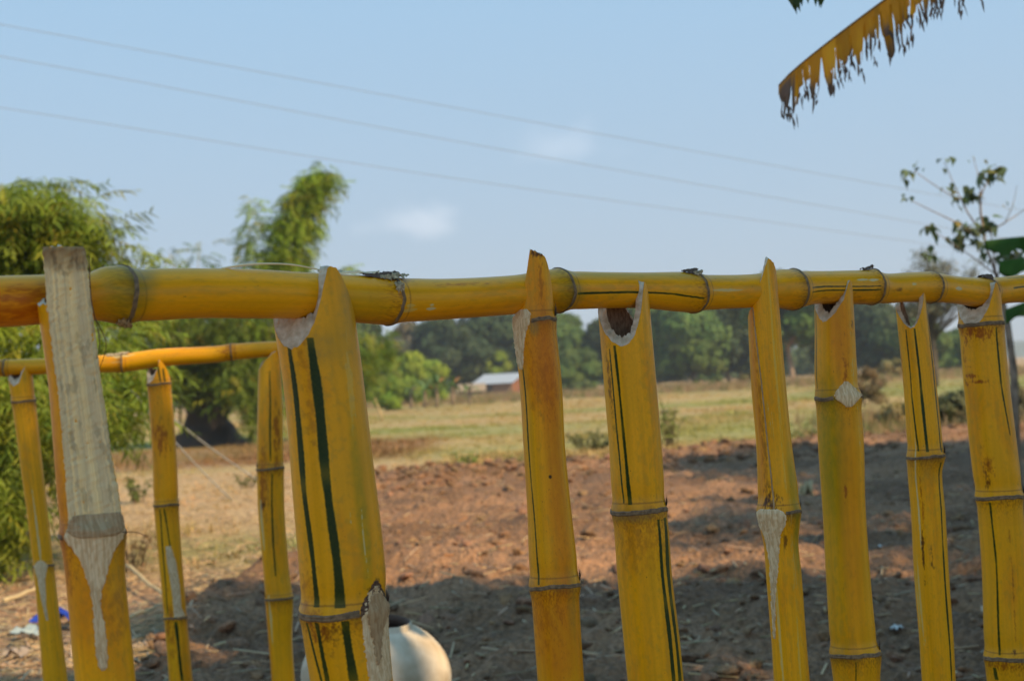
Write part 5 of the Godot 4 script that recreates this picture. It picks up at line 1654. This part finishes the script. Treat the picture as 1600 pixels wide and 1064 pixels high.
		{"s": [-0.12, 0.7411, 0.7422, 0.7782, 0.8042, 0.9077, 1.0113, 1.1151, 1.1776, 1.1963, 1.2194, 1.3235, 1.3956], "c": [[0.5288, -2.4832], [0.5289, -2.4832], [0.5289, -2.4832], [0.5295, -2.4832], [0.5274, -2.4832], [0.5251, -2.4832], [0.5249, -2.4832], [0.5258, -2.4832], [0.5258, -2.4832], [0.5263, -2.4832], [0.524, -2.4832], [0.527, -2.4832], [0.529, -2.4832]], "r": [0.0374, 0.0374, 0.0375, 0.0401, 0.0375, 0.0354, 0.0344, 0.0365, 0.036, 0.0365, 0.0349, 0.0318, 0.0307], "rim": [[-2.3562, 1.378], [-1.5708, 1.3502], [-1.0472, 1.3349], [-0.6283, 1.3207], [-0.3316, 1.3232], [0.0698, 1.3349], [0.5236, 1.355], [0.8378, 1.3776], [1.0647, 1.3871], [1.2566, 1.38], [1.5708, 1.3657], [2.2864, 1.3334], [2.7925, 1.3471], [3.1416, 1.3615]], "wall": 0.28, "rise": 0.0146, "nodes": [1.1981, 0.7838], "stripes": [[-1.185, 1.3403, -1.1287, 1.2129, 0.0031], [0.0019, 0.7756, -0.0328, 0.7458, 0.0021]], "scars": [[[1.1808, 0.3724, 0.5334], [1.1859, 0.1948, 0.7134], [1.1931, -0.0884, 1.029], [1.2011, -0.2094, 1.3471], [1.2075, -0.095, 1.1148], [1.2158, 0.1196, 0.8367], [1.2241, 0.4217, 0.5227]]], "stains": [[0.9785, 1.2802, 0.1577, 0.1355, 2, 0.8], [0.324, 1.3015, 0.6431, 0.0834, 3, 0.8], [0.462, 1.2292, 0.1807, 0.0625, 0, 0.7], [-0.4429, 1.1177, 0.8571, 0.125, 4, 0.7], [-0.7351, 0.9739, 0.8982, 0.2084, 4, 0.35], [0.3079, 1.0139, 0.6061, 0.2084, 3, 0.5], [0.1044, 1.0452, 0.1488, 0.0146, 0, 0.8], [1.0786, 1.3102, 0.1622, 0.0104, 1, 0.8]], "low": 0.708, "tone": [-0.1, 0.05, 0.5], "label": "bamboo picket with a pale diamond shaped bud scar on its upper node"},
		{"s": [-0.12, 0.7056, 0.7067, 0.772, 0.8812, 0.9906, 1.0564, 1.0826, 1.1001, 1.2101, 1.2985, 1.3781], "c": [[0.7094, -2.621], [0.6985, -2.621], [0.6985, -2.621], [0.6986, -2.621], [0.6969, -2.621], [0.6975, -2.621], [0.6959, -2.621], [0.6991, -2.621], [0.6991, -2.621], [0.6963, -2.621], [0.6916, -2.621], [0.6875, -2.621]], "r": [0.028, 0.028, 0.028, 0.0286, 0.0291, 0.0286, 0.0286, 0.0313, 0.0302, 0.0275, 0.0264, 0.0259], "rim": [[-2.3562, 1.3555], [-1.5708, 1.3463], [-0.9599, 1.329], [-0.4887, 1.3118], [-0.1745, 1.3059], [0.1396, 1.3098], [0.4538, 1.3237], [0.8552, 1.3455], [1.2217, 1.3698], [1.4661, 1.3689], [1.6057, 1.3524], [1.885, 1.2973], [2.2864, 1.2666], [2.7925, 1.2762], [3.1416, 1.2934]], "wall": 0.28, "rise": 0.0132, "nodes": [1.0856], "stripes": [[-0.4974, 1.3042, -0.5672, 1.1895, 0.0027], [-0.5672, 1.1895, -0.3993, 1.0969, 0.0027], [0.0747, 1.3055, 0.0456, 1.1996, 0.0044], [0.0456, 1.1996, 0.1123, 1.0952, 0.0044], [1.3974, 1.3522, 1.0759, 1.2091, 0.0044], [1.0759, 1.2091, 1.0461, 1.0931, 0.0044], [0.9625, 1.0759, 0.8232, 0.9371, 0.0033], [0.8232, 0.9371, 0.858, 0.705, 0.0038]], "scars": [], "stains": [[-0.531, 1.0046, 0.0962, 0.099, 2, 0.8], [-0.4134, 0.9234, 0.133, 0.0495, 1, 1], [0.1029, 0.9089, 0.1137, 0.0286, 1, 0.8], [-0.9067, 0.8524, 0.1898, 0.066, 2, 0.6], [-1.3974, 1.2557, 0.2857, 0.066, 0, 0.8], [-0.2329, 1.0588, 1.1538, 0.022, 5, 0.3], [-0.3128, 0.9937, 0.1154, 0.066, 0, 0.6]], "low": 0.6723, "tone": [0, -0.05, 0.5], "label": "thin bamboo picket with a small scoop and three green lines"},
		{"s": [-0.12, 0.669, 0.6702, 0.7046, 0.7391, 0.8541, 0.9811, 0.9984, 1.0854, 1.2016, 1.3121, 1.3937], "c": [[0.8805, -2.7645], [0.8662, -2.7645], [0.8663, -2.7645], [0.8666, -2.7645], [0.8659, -2.7645], [0.8677, -2.7645], [0.8662, -2.7645], [0.8661, -2.7645], [0.861, -2.7645], [0.8553, -2.7645], [0.8522, -2.7645], [0.8499, -2.7645]], "r": [0.0417, 0.0417, 0.0418, 0.0435, 0.0418, 0.04, 0.04, 0.0412, 0.0412, 0.04, 0.0394, 0.0392], "rim": [[-2.3562, 1.379], [-1.5708, 1.3433], [-1.1519, 1.3229], [-0.6283, 1.3103], [-0.2967, 1.3084], [0.0524, 1.3169], [0.4363, 1.3415], [0.6981, 1.3666], [0.9076, 1.3839], [1.117, 1.3782], [1.3614, 1.3564], [1.5708, 1.3334], [2.2864, 1.3194], [2.7925, 1.3394], [3.1416, 1.3544]], "wall": 0.28, "rise": 0.0278, "nodes": [1.3101, 0.9976, 0.7098], "stripes": [[0.6789, 1.3021, 0.6728, 1.2009, 0.0046], [0.6728, 1.2009, 0.8578, 1.1084, 0.0029], [-0.4188, 0.9912, -0.3567, 0.883, 0.0041], [-0.3567, 0.883, -0.3877, 0.719, 0.0035], [-0.6503, 0.6956, -0.5995, 0.674, 0.0093]], "scars": [], "stains": [[-0.3083, 1.2947, 1.0564, 0.0186, 0, 0.9], [-0.6715, 1.2173, 0.4065, 0.0046, 0, 0.9], [-0.3626, 1.2065, 0.58, 0.0041, 0, 1], [-0.9225, 1.2037, 0.2899, 0.0058, 0, 0.8], [-0.7768, 1.2346, 0.2911, 0.0035, 0, 0.7], [-0.4023, 1.037, 0.169, 0.0255, 1, 0.8], [-0.3406, 1.0564, 0.2535, 0.0394, 0, 0.6], [0.3247, 0.8249, 0.0515, 0.1392, 0, 0.7], [0.2167, 0.7192, 0.2151, 0.0104, 1, 0.9], [-0.2509, 0.6986, 0.8141, 0.0081, 0, 0.6], [-1.0037, 1.2499, 0.1458, 0.0348, 0, 0.5]], "low": 0.6356, "tone": [0.1, 0.05, 0.7], "label": "stout bamboo picket with a thick white crescent cut and rusty stains, rightmost of the near fence"}]
	var sd := 801
	for d in list:
		picket(d, near, sd, 288, 832)
		sd += 10
	var axis := Vector3(1.08, 0, -0.93).normalized()
	var c := rail({"s": [0, 0.0975, 0.1965, 0.2114, 0.2339, 0.2529, 0.3199, 0.4032, 0.4918, 0.5574, 0.5913, 0.6261, 0.6878, 0.7967, 0.8485, 0.8803, 0.9138, 1.0396, 1.1198, 1.153, 1.1897, 1.2926, 1.3543, 1.3858, 1.4343, 1.5609, 1.5908, 1.6319, 1.6964, 1.7628, 1.8314, 1.9231, 1.9504, 1.9978, 2.0638, 2.2496, 2.5322], "c": [Vector3(-0.6007, 1.361, -1.511), Vector3(-0.5266, 1.361, -1.575), Vector3(-0.4516, 1.366, -1.639), Vector3(-0.4403, 1.368, -1.649), Vector3(-0.4233, 1.367, -1.663), Vector3(-0.4089, 1.367, -1.676), Vector3(-0.358, 1.369, -1.719), Vector3(-0.2949, 1.368, -1.774), Vector3(-0.2278, 1.365, -1.831), Vector3(-0.1783, 1.361, -1.874), Vector3(-0.1525, 1.36, -1.896), Vector3(-0.1261, 1.36, -1.919), Vector3(-0.0794, 1.361, -1.959), Vector3(0.0032, 1.366, -2.03), Vector3(0.0424, 1.371, -2.064), Vector3(0.0666, 1.372, -2.084), Vector3(0.092, 1.372, -2.106), Vector3(0.1874, 1.372, -2.188), Vector3(0.2481, 1.37, -2.24), Vector3(0.2732, 1.369, -2.262), Vector3(0.3011, 1.369, -2.286), Vector3(0.3791, 1.371, -2.353), Vector3(0.4259, 1.374, -2.393), Vector3(0.4498, 1.373, -2.414), Vector3(0.4865, 1.376, -2.445), Vector3(0.5825, 1.377, -2.528), Vector3(0.6052, 1.378, -2.547), Vector3(0.6363, 1.375, -2.574), Vector3(0.6851, 1.377, -2.616), Vector3(0.7355, 1.377, -2.659), Vector3(0.7873, 1.373, -2.704), Vector3(0.8565, 1.367, -2.764), Vector3(0.8773, 1.368, -2.782), Vector3(0.9131, 1.372, -2.812), Vector3(0.9632, 1.375, -2.855), Vector3(1.104, 1.381, -2.976), Vector3(1.318, 1.385, -3.16)], "r": [0.0251, 0.0268, 0.0258, 0.0294, 0.0314, 0.0295, 0.0285, 0.0287, 0.0277, 0.0295, 0.0302, 0.0278, 0.0263, 0.026, 0.0273, 0.0293, 0.0265, 0.0257, 0.0291, 0.0294, 0.0264, 0.0262, 0.0306, 0.0314, 0.0267, 0.0281, 0.0289, 0.0254, 0.0258, 0.0268, 0.0244, 0.0273, 0.0268, 0.0248, 0.0258, 0.0275, 0.0265], "nodes": [0.2354, 0.5933, 0.8827, 1.153, 1.3858, 1.5908, 1.7628, 1.9357], "stripes": [[-0.2443, 0.8899, -0.1745, 0.9893, 0.0036], [-0.1745, 0.9893, -0.2443, 1.0797, 0.0036], [-0.2443, 1.0797, -0.384, 1.1447, 0.0034], [0, 1.3955, -0.0349, 1.5785, 0.0022], [-0.2443, 1.3955, -0.2443, 1.5785, 0.0026], [0.1047, 1.9892, 0.2094, 2.1567, 0.004], [0.2094, 2.1567, 0.2094, 2.4552, 0.004], [1.0472, 1.9892, 0.6981, 2.1567, 0.002]], "stains": [[-0.2618, 0.1117, 0.9, 0.06, 0, 0.9], [-0.4363, 0.1188, 1.2, 0.08, 3, 0.9], [1.0472, 0.2491, 1.2, 0.02, 5, 0.9], [0, 0.2264, 1.6, 0.03, 4, 0.6], [0.733, 0.6932, 0.14, 0.06, 0, 0.6], [-0.8727, 0.7531, 0.6, 0.2, 3, 0.4], [-0.3491, 0.6063, 0.3, 0.01, 2, 0.5], [-0.3491, 0.6415, 0.25, 0.006, 2, 0.9], [0, 1.2044, 0.15, 0.03, 2, 0.7], [0.4363, 1.5355, 0.14, 0.02, 2, 0.9], [0.3491, 1.5609, 0.2, 0.014, 2, 0.9], [-0.1745, 1.6319, 0.2, 0.02, 1, 0.6], [-0.0873, 1.8118, 0.2, 0.008, 2, 0.9], [-1.0472, 1.4849, 0.7, 0.1, 0, 0.4], [0.8727, 1.0396, 0.3, 0.2, 4, 0.4], [0.1745, 1.6779, 0.12, 0.01, 2, 0.8], [-0.5236, 0.5387, 0.8, 0.05, 4, 0.4], [-0.3491, 0.8779, 1.5, 0.03, 4, 0.5], [0.9599, 0.5983, 0.3, 0.03, 1, 0.6]], "tone": [-0.05, 0, 0.5]}, near, 891, 256, 2048, axis)
	c.node.set_meta("label", "thick bamboo rail resting in the scooped pickets")
	var o := near.position
	flake(c, o, 0.5749, 1.25, 0.055, 0.02, M.scale, 901)
	flake(c, o, 0.5846, 1.05, 0.03, 0.018, M.scale_pale, 902)
	flake(c, o, 0.6043, 1.35, 0.03, 0.022, M.scale_pale, 903)
	flake(c, o, 0.5884, 0.45, 0.010, 0.02, M.scale_pale, 904)
	flake(c, o, 1.1364, 1.25, 0.032, 0.018, M.scale, 905)
	flake(c, o, 1.1447, 1.0, 0.018, 0.012, M.scale_pale, 906)
	flake(c, o, 1.5732, 1.35, 0.03, 0.016, M.scale, 907)
	flake(c, o, 1.9294, 1.4, 0.03, 0.03, M.scale, 908)
	flake(c, o, 0.2286, -1.2, 0.016, 0.02, M.scale_pale, 909)
	flake(c, o, 0.5293, 1.3, 0.09, 0.006, M.fibre, 910)

	var rear := thing("bamboo_fence", "rear fence with a thinner bamboo rail, partly in the sun", "fence", Vector3(-1.126, 0, -4.6), "fences of yellow bamboo")
	var back := [{"s": [-0.12, 0.4249, 0.4268, 0.7804, 1.1281, 1.3219, 1.388], "c": [[-1.3925, -4.6], [-1.4235, -4.6], [-1.4236, -4.6], [-1.4445, -4.6], [-1.4708, -4.6], [-1.4865, -4.6], [-1.4918, -4.6]], "r": [0.0357, 0.0357, 0.0357, 0.0299, 0.0328, 0.0357, 0.0362], "rim": [[-2.3562, 1.3549], [-1.5708, 1.3432], [-0.6981, 1.315], [-0.1745, 1.3256], [0.2094, 1.3557], [0.5236, 1.3745], [1.0472, 1.3626], [1.5708, 1.3317], [2.2864, 1.3209], [3.1416, 1.346]], "wall": 0.26, "rise": 0.0193, "nodes": [1.2694, 0.7739], "stripes": [], "scars": [[[0.6121, -0.2864, -0.0468], [0.6598, -0.5189, -0.134], [0.6884, -0.6339, -0.0407], [0.7361, -0.7707, 0.0578], [0.7609, -1.0662, 0.3418], [0.7762, -1.1059, 0.4727], [0.7915, -0.5427, -0.0014]]], "stains": [[-0.1863, 0.8413, 0.1905, 0.1351, 2, 0.8], [-0.8313, 0.9374, 0.866, 0.3861, 5, 0.2]], "low": 0.3968, "tone": [-0.1, -0.05, 0.3], "label": "left picket of the rear fence with a small white scoop and a dripping pale scar"},
		{"s": [-0.12, 0.4053, 0.4072, 0.597, 0.7604, 0.9337, 1.1069, 1.3196, 1.3835], "c": [[-1.0348, -4.6], [-1.0466, -4.6], [-1.0466, -4.6], [-1.0542, -4.6], [-1.0611, -4.6], [-1.0665, -4.6], [-1.0653, -4.6], [-1.0719, -4.6], [-1.0739, -4.6]], "r": [0.0348, 0.0348, 0.0347, 0.0338, 0.0347, 0.0367, 0.0357, 0.0347, 0.0346], "rim": [[-2.3562, 1.3504], [-1.5708, 1.3291], [-1.0472, 1.3016], [-0.5236, 1.3123], [-0.0873, 1.3422], [0.1745, 1.3706], [0.5236, 1.3605], [1.0472, 1.3332], [1.5708, 1.3139], [2.2864, 1.3068], [3.1416, 1.3396]], "wall": 0.26, "rise": 0.0232, "nodes": [1.2998, 0.9362, 0.598], "stripes": [[0.0218, 1.3536, 0.1412, 1.3073, 0.0058], [0.4665, 1.3452, 0.5574, 1.3066, 0.0058], [-0.5185, 0.9272, -0.6827, 0.6114, 0.0039], [-0.1799, 0.9269, 0.154, 0.7829, 0.0039], [-0.0058, 0.5885, 0.1113, 0.4133, 0.0097]], "scars": [[[0.6005, -0.1433, 1.088], [0.6298, -0.1241, 0.6629], [0.6871, -0.1429, 0.7019], [0.7639, -0.3398, 0.5236], [0.8159, -0.3283, 0.115]]], "stains": [[-0.2377, 1.1372, 1.0851, 0.0579, 0, 0.8], [-0.5512, 0.5639, 0.5681, 0.1158, 0, 0.6]], "low": 0.3772, "tone": [0.25, 0.15, 0.6], "label": "middle picket of the rear fence, sunlit orange at its pointed tip"},
		{"s": [-0.12, 0.3893, 0.3912, 0.5138, 0.6382, 0.7055, 0.8979, 1.0267, 1.0902, 1.2056, 1.3598, 1.3946], "c": [[-0.7428, -4.6], [-0.7398, -4.6], [-0.7398, -4.6], [-0.7425, -4.6], [-0.7404, -4.6], [-0.7439, -4.6], [-0.751, -4.6], [-0.7477, -4.6], [-0.7456, -4.6], [-0.7401, -4.6], [-0.7336, -4.6], [-0.7322, -4.6]], "r": [0.0347, 0.0347, 0.0347, 0.0357, 0.0415, 0.0386, 0.0396, 0.0405, 0.0396, 0.0376, 0.0328, 0.0323], "rim": [[-2.3562, 1.3519], [-1.5708, 1.3192], [-0.9599, 1.3339], [-0.3491, 1.3558], [0.1745, 1.3722], [0.6981, 1.3812], [1.2217, 1.3772], [1.5708, 1.3581], [2.2864, 1.3474], [3.1416, 1.3606]], "wall": 0.26, "rise": 0.0039, "nodes": [1.0287, 0.6399], "stripes": [[-0.0071, 1.3207, 0.0095, 1.0534, 0.0039], [0.1362, 1.015, -0.1002, 0.7102, 0.0039]], "scars": [], "stains": [[0.5476, 1.1285, 0.3967, 0.1158, 0, 0.8], [-0.6511, 0.978, 0.4808, 0.1544, 0, 0.7], [-0.58, 0.9207, 0.486, 0.0116, 1, 0.9], [-0.8407, 0.8632, 0.2451, 0.0579, 2, 0.7], [-0.6214, 0.5769, 0.2012, 0.0579, 2, 0.7], [-1.3974, 0.5166, 0.5405, 0.1544, 3, 0.6]], "low": 0.3612, "tone": [0.05, 0.05, 0.5], "label": "right picket of the rear fence, bowed and half hidden by the thick striped picket"}]
	sd = 931
	for d in back:
		picket(d, rear, sd, 160, 512)
		sd += 10
	var e := rail({"s": [0, 0.2909, 0.4068, 0.5228, 0.662, 0.7749, 0.9491, 0.9919, 1.1236, 1.2589], "c": [Vector3(-1.838, 1.361, -4.6), Vector3(-1.547, 1.373, -4.6), Vector3(-1.431, 1.372, -4.6), Vector3(-1.315, 1.372, -4.6), Vector3(-1.176, 1.37, -4.6), Vector3(-1.063, 1.379, -4.6), Vector3(-0.8892, 1.381, -4.6), Vector3(-0.8465, 1.385, -4.6), Vector3(-0.7149, 1.388, -4.6), Vector3(-0.5795, 1.387, -4.6)], "r": [0.028, 0.0251, 0.0241, 0.0241, 0.028, 0.027, 0.0251, 0.0251, 0.0232, 0.0222], "nodes": [0.3063, 0.662, 0.9919], "stripes": [], "stains": [[0.3491, 0.988, 1.2, 0.04, 0, 0.5], [0.6981, 0.6581, 0.6, 0.04, 2, 0.8]], "tone": [0.3, 0.15, 0.4]}, rear, 981, 128, 1024, Vector3(1, 0, 0))
	e.node.set_meta("label", "thin sunlit bamboo rail of the rear fence")
	flake(e, rear.position, 0.6485, 1.2, 0.07, 0.03, M.scale_pale, 991)

	# dry fibres caught on the near fence
	for q in [[[Vector3(-0.3281, 1.397, -1.74), Vector3(-0.2967, 1.401, -1.75), Vector3(-0.2584, 1.402, -1.79), Vector3(-0.2222, 1.396, -1.83)], 0.0016, "pale dry fibre arching along the top of the rail", "dry_fibre"], [[Vector3(-0.4265, 1.401, -1.55), Vector3(-0.4259, 1.355, -1.55), Vector3(-0.4219, 1.316, -1.56), Vector3(-0.4261, 1.296, -1.56)], 0.0007, "thin brown fibre hanging beside the grey split picket", "dry_fibre"], [[Vector3(-0.4352, 1.338, -1.6), Vector3(-0.4263, 1.311, -1.6), Vector3(-0.4379, 1.278, -1.6)], 0.0006, "hair thin dry stalk below the rail's left node", "dry_fibre"], [[Vector3(-0.4053, 1.119, -1.55), Vector3(-0.3911, 1.118, -1.55), Vector3(-0.3796, 1.113, -1.55)], 0.0006, "short dark bristle sticking out right of the grey picket's node", "dry_fibre"], [[Vector3(-0.4217, 1.341, -1.68), Vector3(-0.4107, 1.342, -1.67), Vector3(-0.4024, 1.346, -1.66)], 0.0006, "tiny twig stub under the rail's left node", "dry_fibre"]]:
		var pts := []
		var rad := []
		var keys := []
		for i in q[0].size(): keys.append(float(i))
		for i in 17:
			pts.append(ev(keys, q[0], i / 16.0 * (q[0].size() - 1)) - q[0][0])
			rad.append(q[1] * (1.0 - 0.5 * i / 16.0))
		var st := begin()
		tube(st, pts, rad, 5)
		st.generate_normals()
		var t := thing(q[3], q[2], "fibre", q[0][0])
		obj("strand", st, M.fibre if q[1] > 0.001 else M.scale, t)

func scrap(called: String, label: String, cat: String, at: Vector3, sx: float, sz: float, high: float, m: Material, sd: int, grp := "") -> void:
	var nz := noise(sd, 0.9, 2)
	var st := begin()
	var up := []
	var dn := []
	for i in 9:
		var row := PackedVector3Array()
		var low := PackedVector3Array()
		for j in 9:
			var u := i / 8.0 - 0.5
			var v := j / 8.0 - 0.5
			var k := 1.0 + nz.get_noise_2d(u * 3.0 + 9.0, v * 3.0) * 0.5
			var p := Vector3(u * sx * k, 0.004 + high * (0.5 + 0.5 * nz.get_noise_2d(u * 2.2, v * 2.2)) * (1.0 - 2.0 * absf(u * v)), -v * sz * k)
			row.append(p)
			low.append(p - Vector3(0, 0.003, 0))
		up.append(row)
		dn.append(low)
	sheet(st, up, [], true)
	sheet(st, dn)
	st.generate_normals()
	var t := thing(called, label, cat, at, grp)
	obj("sheet", st, m, t)

func stick(label: String, a: Vector3, b: Vector3, rad: float, m: Material) -> void:
	var st := begin()
	var n := noise(int(a.x * 100), 1.0, 2)
	var pts := []
	var rr := []
	for i in 9:
		var u := i / 8.0
		pts.append((b - a) * u + Vector3(0, n.get_noise_1d(u * 3.0) * 0.02, n.get_noise_1d(9.0 + u * 3.0) * 0.03))
		rr.append(rad * (1.0 - 0.4 * u))
	tube(st, pts, rr, 6)
	st.generate_normals()
	var t := thing("dry_stick", label, "stick", a, "dry sticks on the ground")
	obj("shaft", st, m, t)

func yard() -> void:
	# round pale clay pot
	var at: Vector3 = Vector3(-0.5294, 0, -5.05)
	var t := thing("clay_pot", "round pale clay pot with a dark mouth behind the thickest picket", "pot", at)
	var w := noise(1001, 0.03, 3)
	var R := 0.247
	var prof := [[0.02, 0.0], [0.11, 0.005]]
	for i in 19:
		var a := lerpf(-1.12, 1.06, i / 18.0)
		prof.append([cos(a) * R, 0.315 + sin(a) * (0.34 if a < 0.0 else 0.185)])
	prof.append([0.112, 0.482])
	prof.append([0.110, 0.492])
	prof.append([0.105, 0.496])
	var st := begin()
	lathe(st, prof, 56, w)
	st.generate_normals()
	var m := mat(lin(0.84, 0.74, 0.58), 0.95)
	m.metallic_specular = 0.2
	m.albedo_texture = noise_tex(1002, 0.012, Color(0.72, 0.66, 0.58), Color(1.05, 1.05, 1.05), 512, 6)
	m.uv1_triplanar = true
	m.uv1_scale = Vector3(1.5, 1.5, 1.5)
	obj("body", st, m, t)
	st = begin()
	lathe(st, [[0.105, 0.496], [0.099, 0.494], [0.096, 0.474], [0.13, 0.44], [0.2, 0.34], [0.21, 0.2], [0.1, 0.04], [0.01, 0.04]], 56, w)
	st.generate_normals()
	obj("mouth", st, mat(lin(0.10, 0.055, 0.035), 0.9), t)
	t.rotation_degrees = Vector3(4, 0, -5)
	var pale := mat(lin(0.60, 0.57, 0.52), 0.8)
	scrap("stone", "pale lump lying just behind the clay pot", "stone", Vector3(-0.4134, 0, -5.9) + Vector3(0, 0.03, 0), 0.14, 0.12, 0.09, mat(lin(0.42, 0.34, 0.26), 0.9), 1011)
	scrap("plastic_scrap", "blue plastic scrap on the ground by the rear fence's left picket", "plastic scrap", Vector3(-2.655, 0, -8.7) + Vector3(0, 0.03, 0), 0.24, 0.22, 0.09, mat(lin(0.03, 0.07, 0.45), 0.4), 1012)
	scrap("rag", "pale bluish green crumpled rag left of the blue plastic", "rag", Vector3(-2.677, 0, -8.2) + Vector3(0, 0.02, 0), 0.16, 0.18, 0.08, mat(lin(0.34, 0.40, 0.38), 0.9), 1013)
	scrap("stone", "grey stone at the lower left corner of the view", "stone", Vector3(-2.542, 0, -7.6) + Vector3(0, 0.01, 0), 0.10, 0.10, 0.07, mat(lin(0.30, 0.24, 0.19), 0.9), 1014)
	for q in [[Vector3(-0.2106, 0, -10.4), "white scrap on the dark soil left of the orange mottled picket", 0.07, 0.05, 1021], [Vector3(1.071, 0, -7.45), "white oval scrap in the shade beside the split picket's foot", 0.075, 0.04, 1022], [Vector3(1.279, 0, -11.4), "small grey white scrap right of the white scooped picket", 0.09, 0.02, 1023], [Vector3(1.833, 0, -7.9), "pale chip at the foot between the diamond scarred and thin pickets", 0.05, 0.03, 1024], [Vector3(2.333, 0, -9.9), "pale flake in the shade left of the thin striped picket", 0.06, 0.02, 1025], [Vector3(1.636, 0, -6.8), "whitish sliver low in the shade by the thin striped picket", 0.05, 0.03, 1026], [Vector3(1.212, 0, -6.75), "pale sliver low between the split and the diamond scarred picket", 0.05, 0.02, 1027], [Vector3(3.875, 0, -13.5), "pale stone chip by the rightmost picket's left side", 0.1, 0.06, 1028]]:
		scrap("litter", q[1], "litter", q[0] + Vector3(0, 0.06, 0), q[2], q[2] * 0.8, q[3], pale, q[4], "pale scraps on the soil")
	scrap("corn_husk", "straw coloured corn husk standing between the split and diamond scarred pickets", "husk", Vector3(2.51, 0, -13.4) + Vector3(0, 0.05, 0), 0.10, 0.2, 0.28, M.straw, 1031)
	scrap("corn_husk", "pale dry husk flat on the lit soil left of the split picket", "husk", Vector3(1.608, 0, -13.2) + Vector3(0, 0.05, 0), 0.14, 0.1, 0.05, M.straw, 1032)
	stick("longer dry stick slanting down left of the rear fence's middle picket", Vector3(-2.812, 0, -10.8) + Vector3(0, 0.10, 0), Vector3(-2.172, 0, -9.3) + Vector3(0, 0.05, 0), 0.017, M.straw)
	stick("dry stick slanting up towards the rear fence's middle picket", Vector3(-2.236, 0, -8.6) + Vector3(0, 0.04, 0), Vector3(-2.115, 0, -9.15) + Vector3(0, 0.06, 0), 0.013, M.straw)
	stick("pale dry stalk on the soil at the lower left", Vector3(-3.273, 0, -9.6) + Vector3(0, 0.05, 0), Vector3(-3.176, 0, -10.2) + Vector3(0, 0.06, 0), 0.016, M.straw)
	stick("dry stalk across the soil right of the rear fence", Vector3(-1.495, 0, -7.3) + Vector3(0, 0.07, 0), Vector3(-1.358, 0, -7.7) + Vector3(0, 0.06, 0), 0.008, M.straw)
	stick("thin dry stalk on the shaded soil right of the white scooped picket", Vector3(0.7663, 0, -7.6) + Vector3(0, 0.07, 0), Vector3(1.04, 0, -8.4) + Vector3(0, 0.07, 0), 0.007, M.straw)
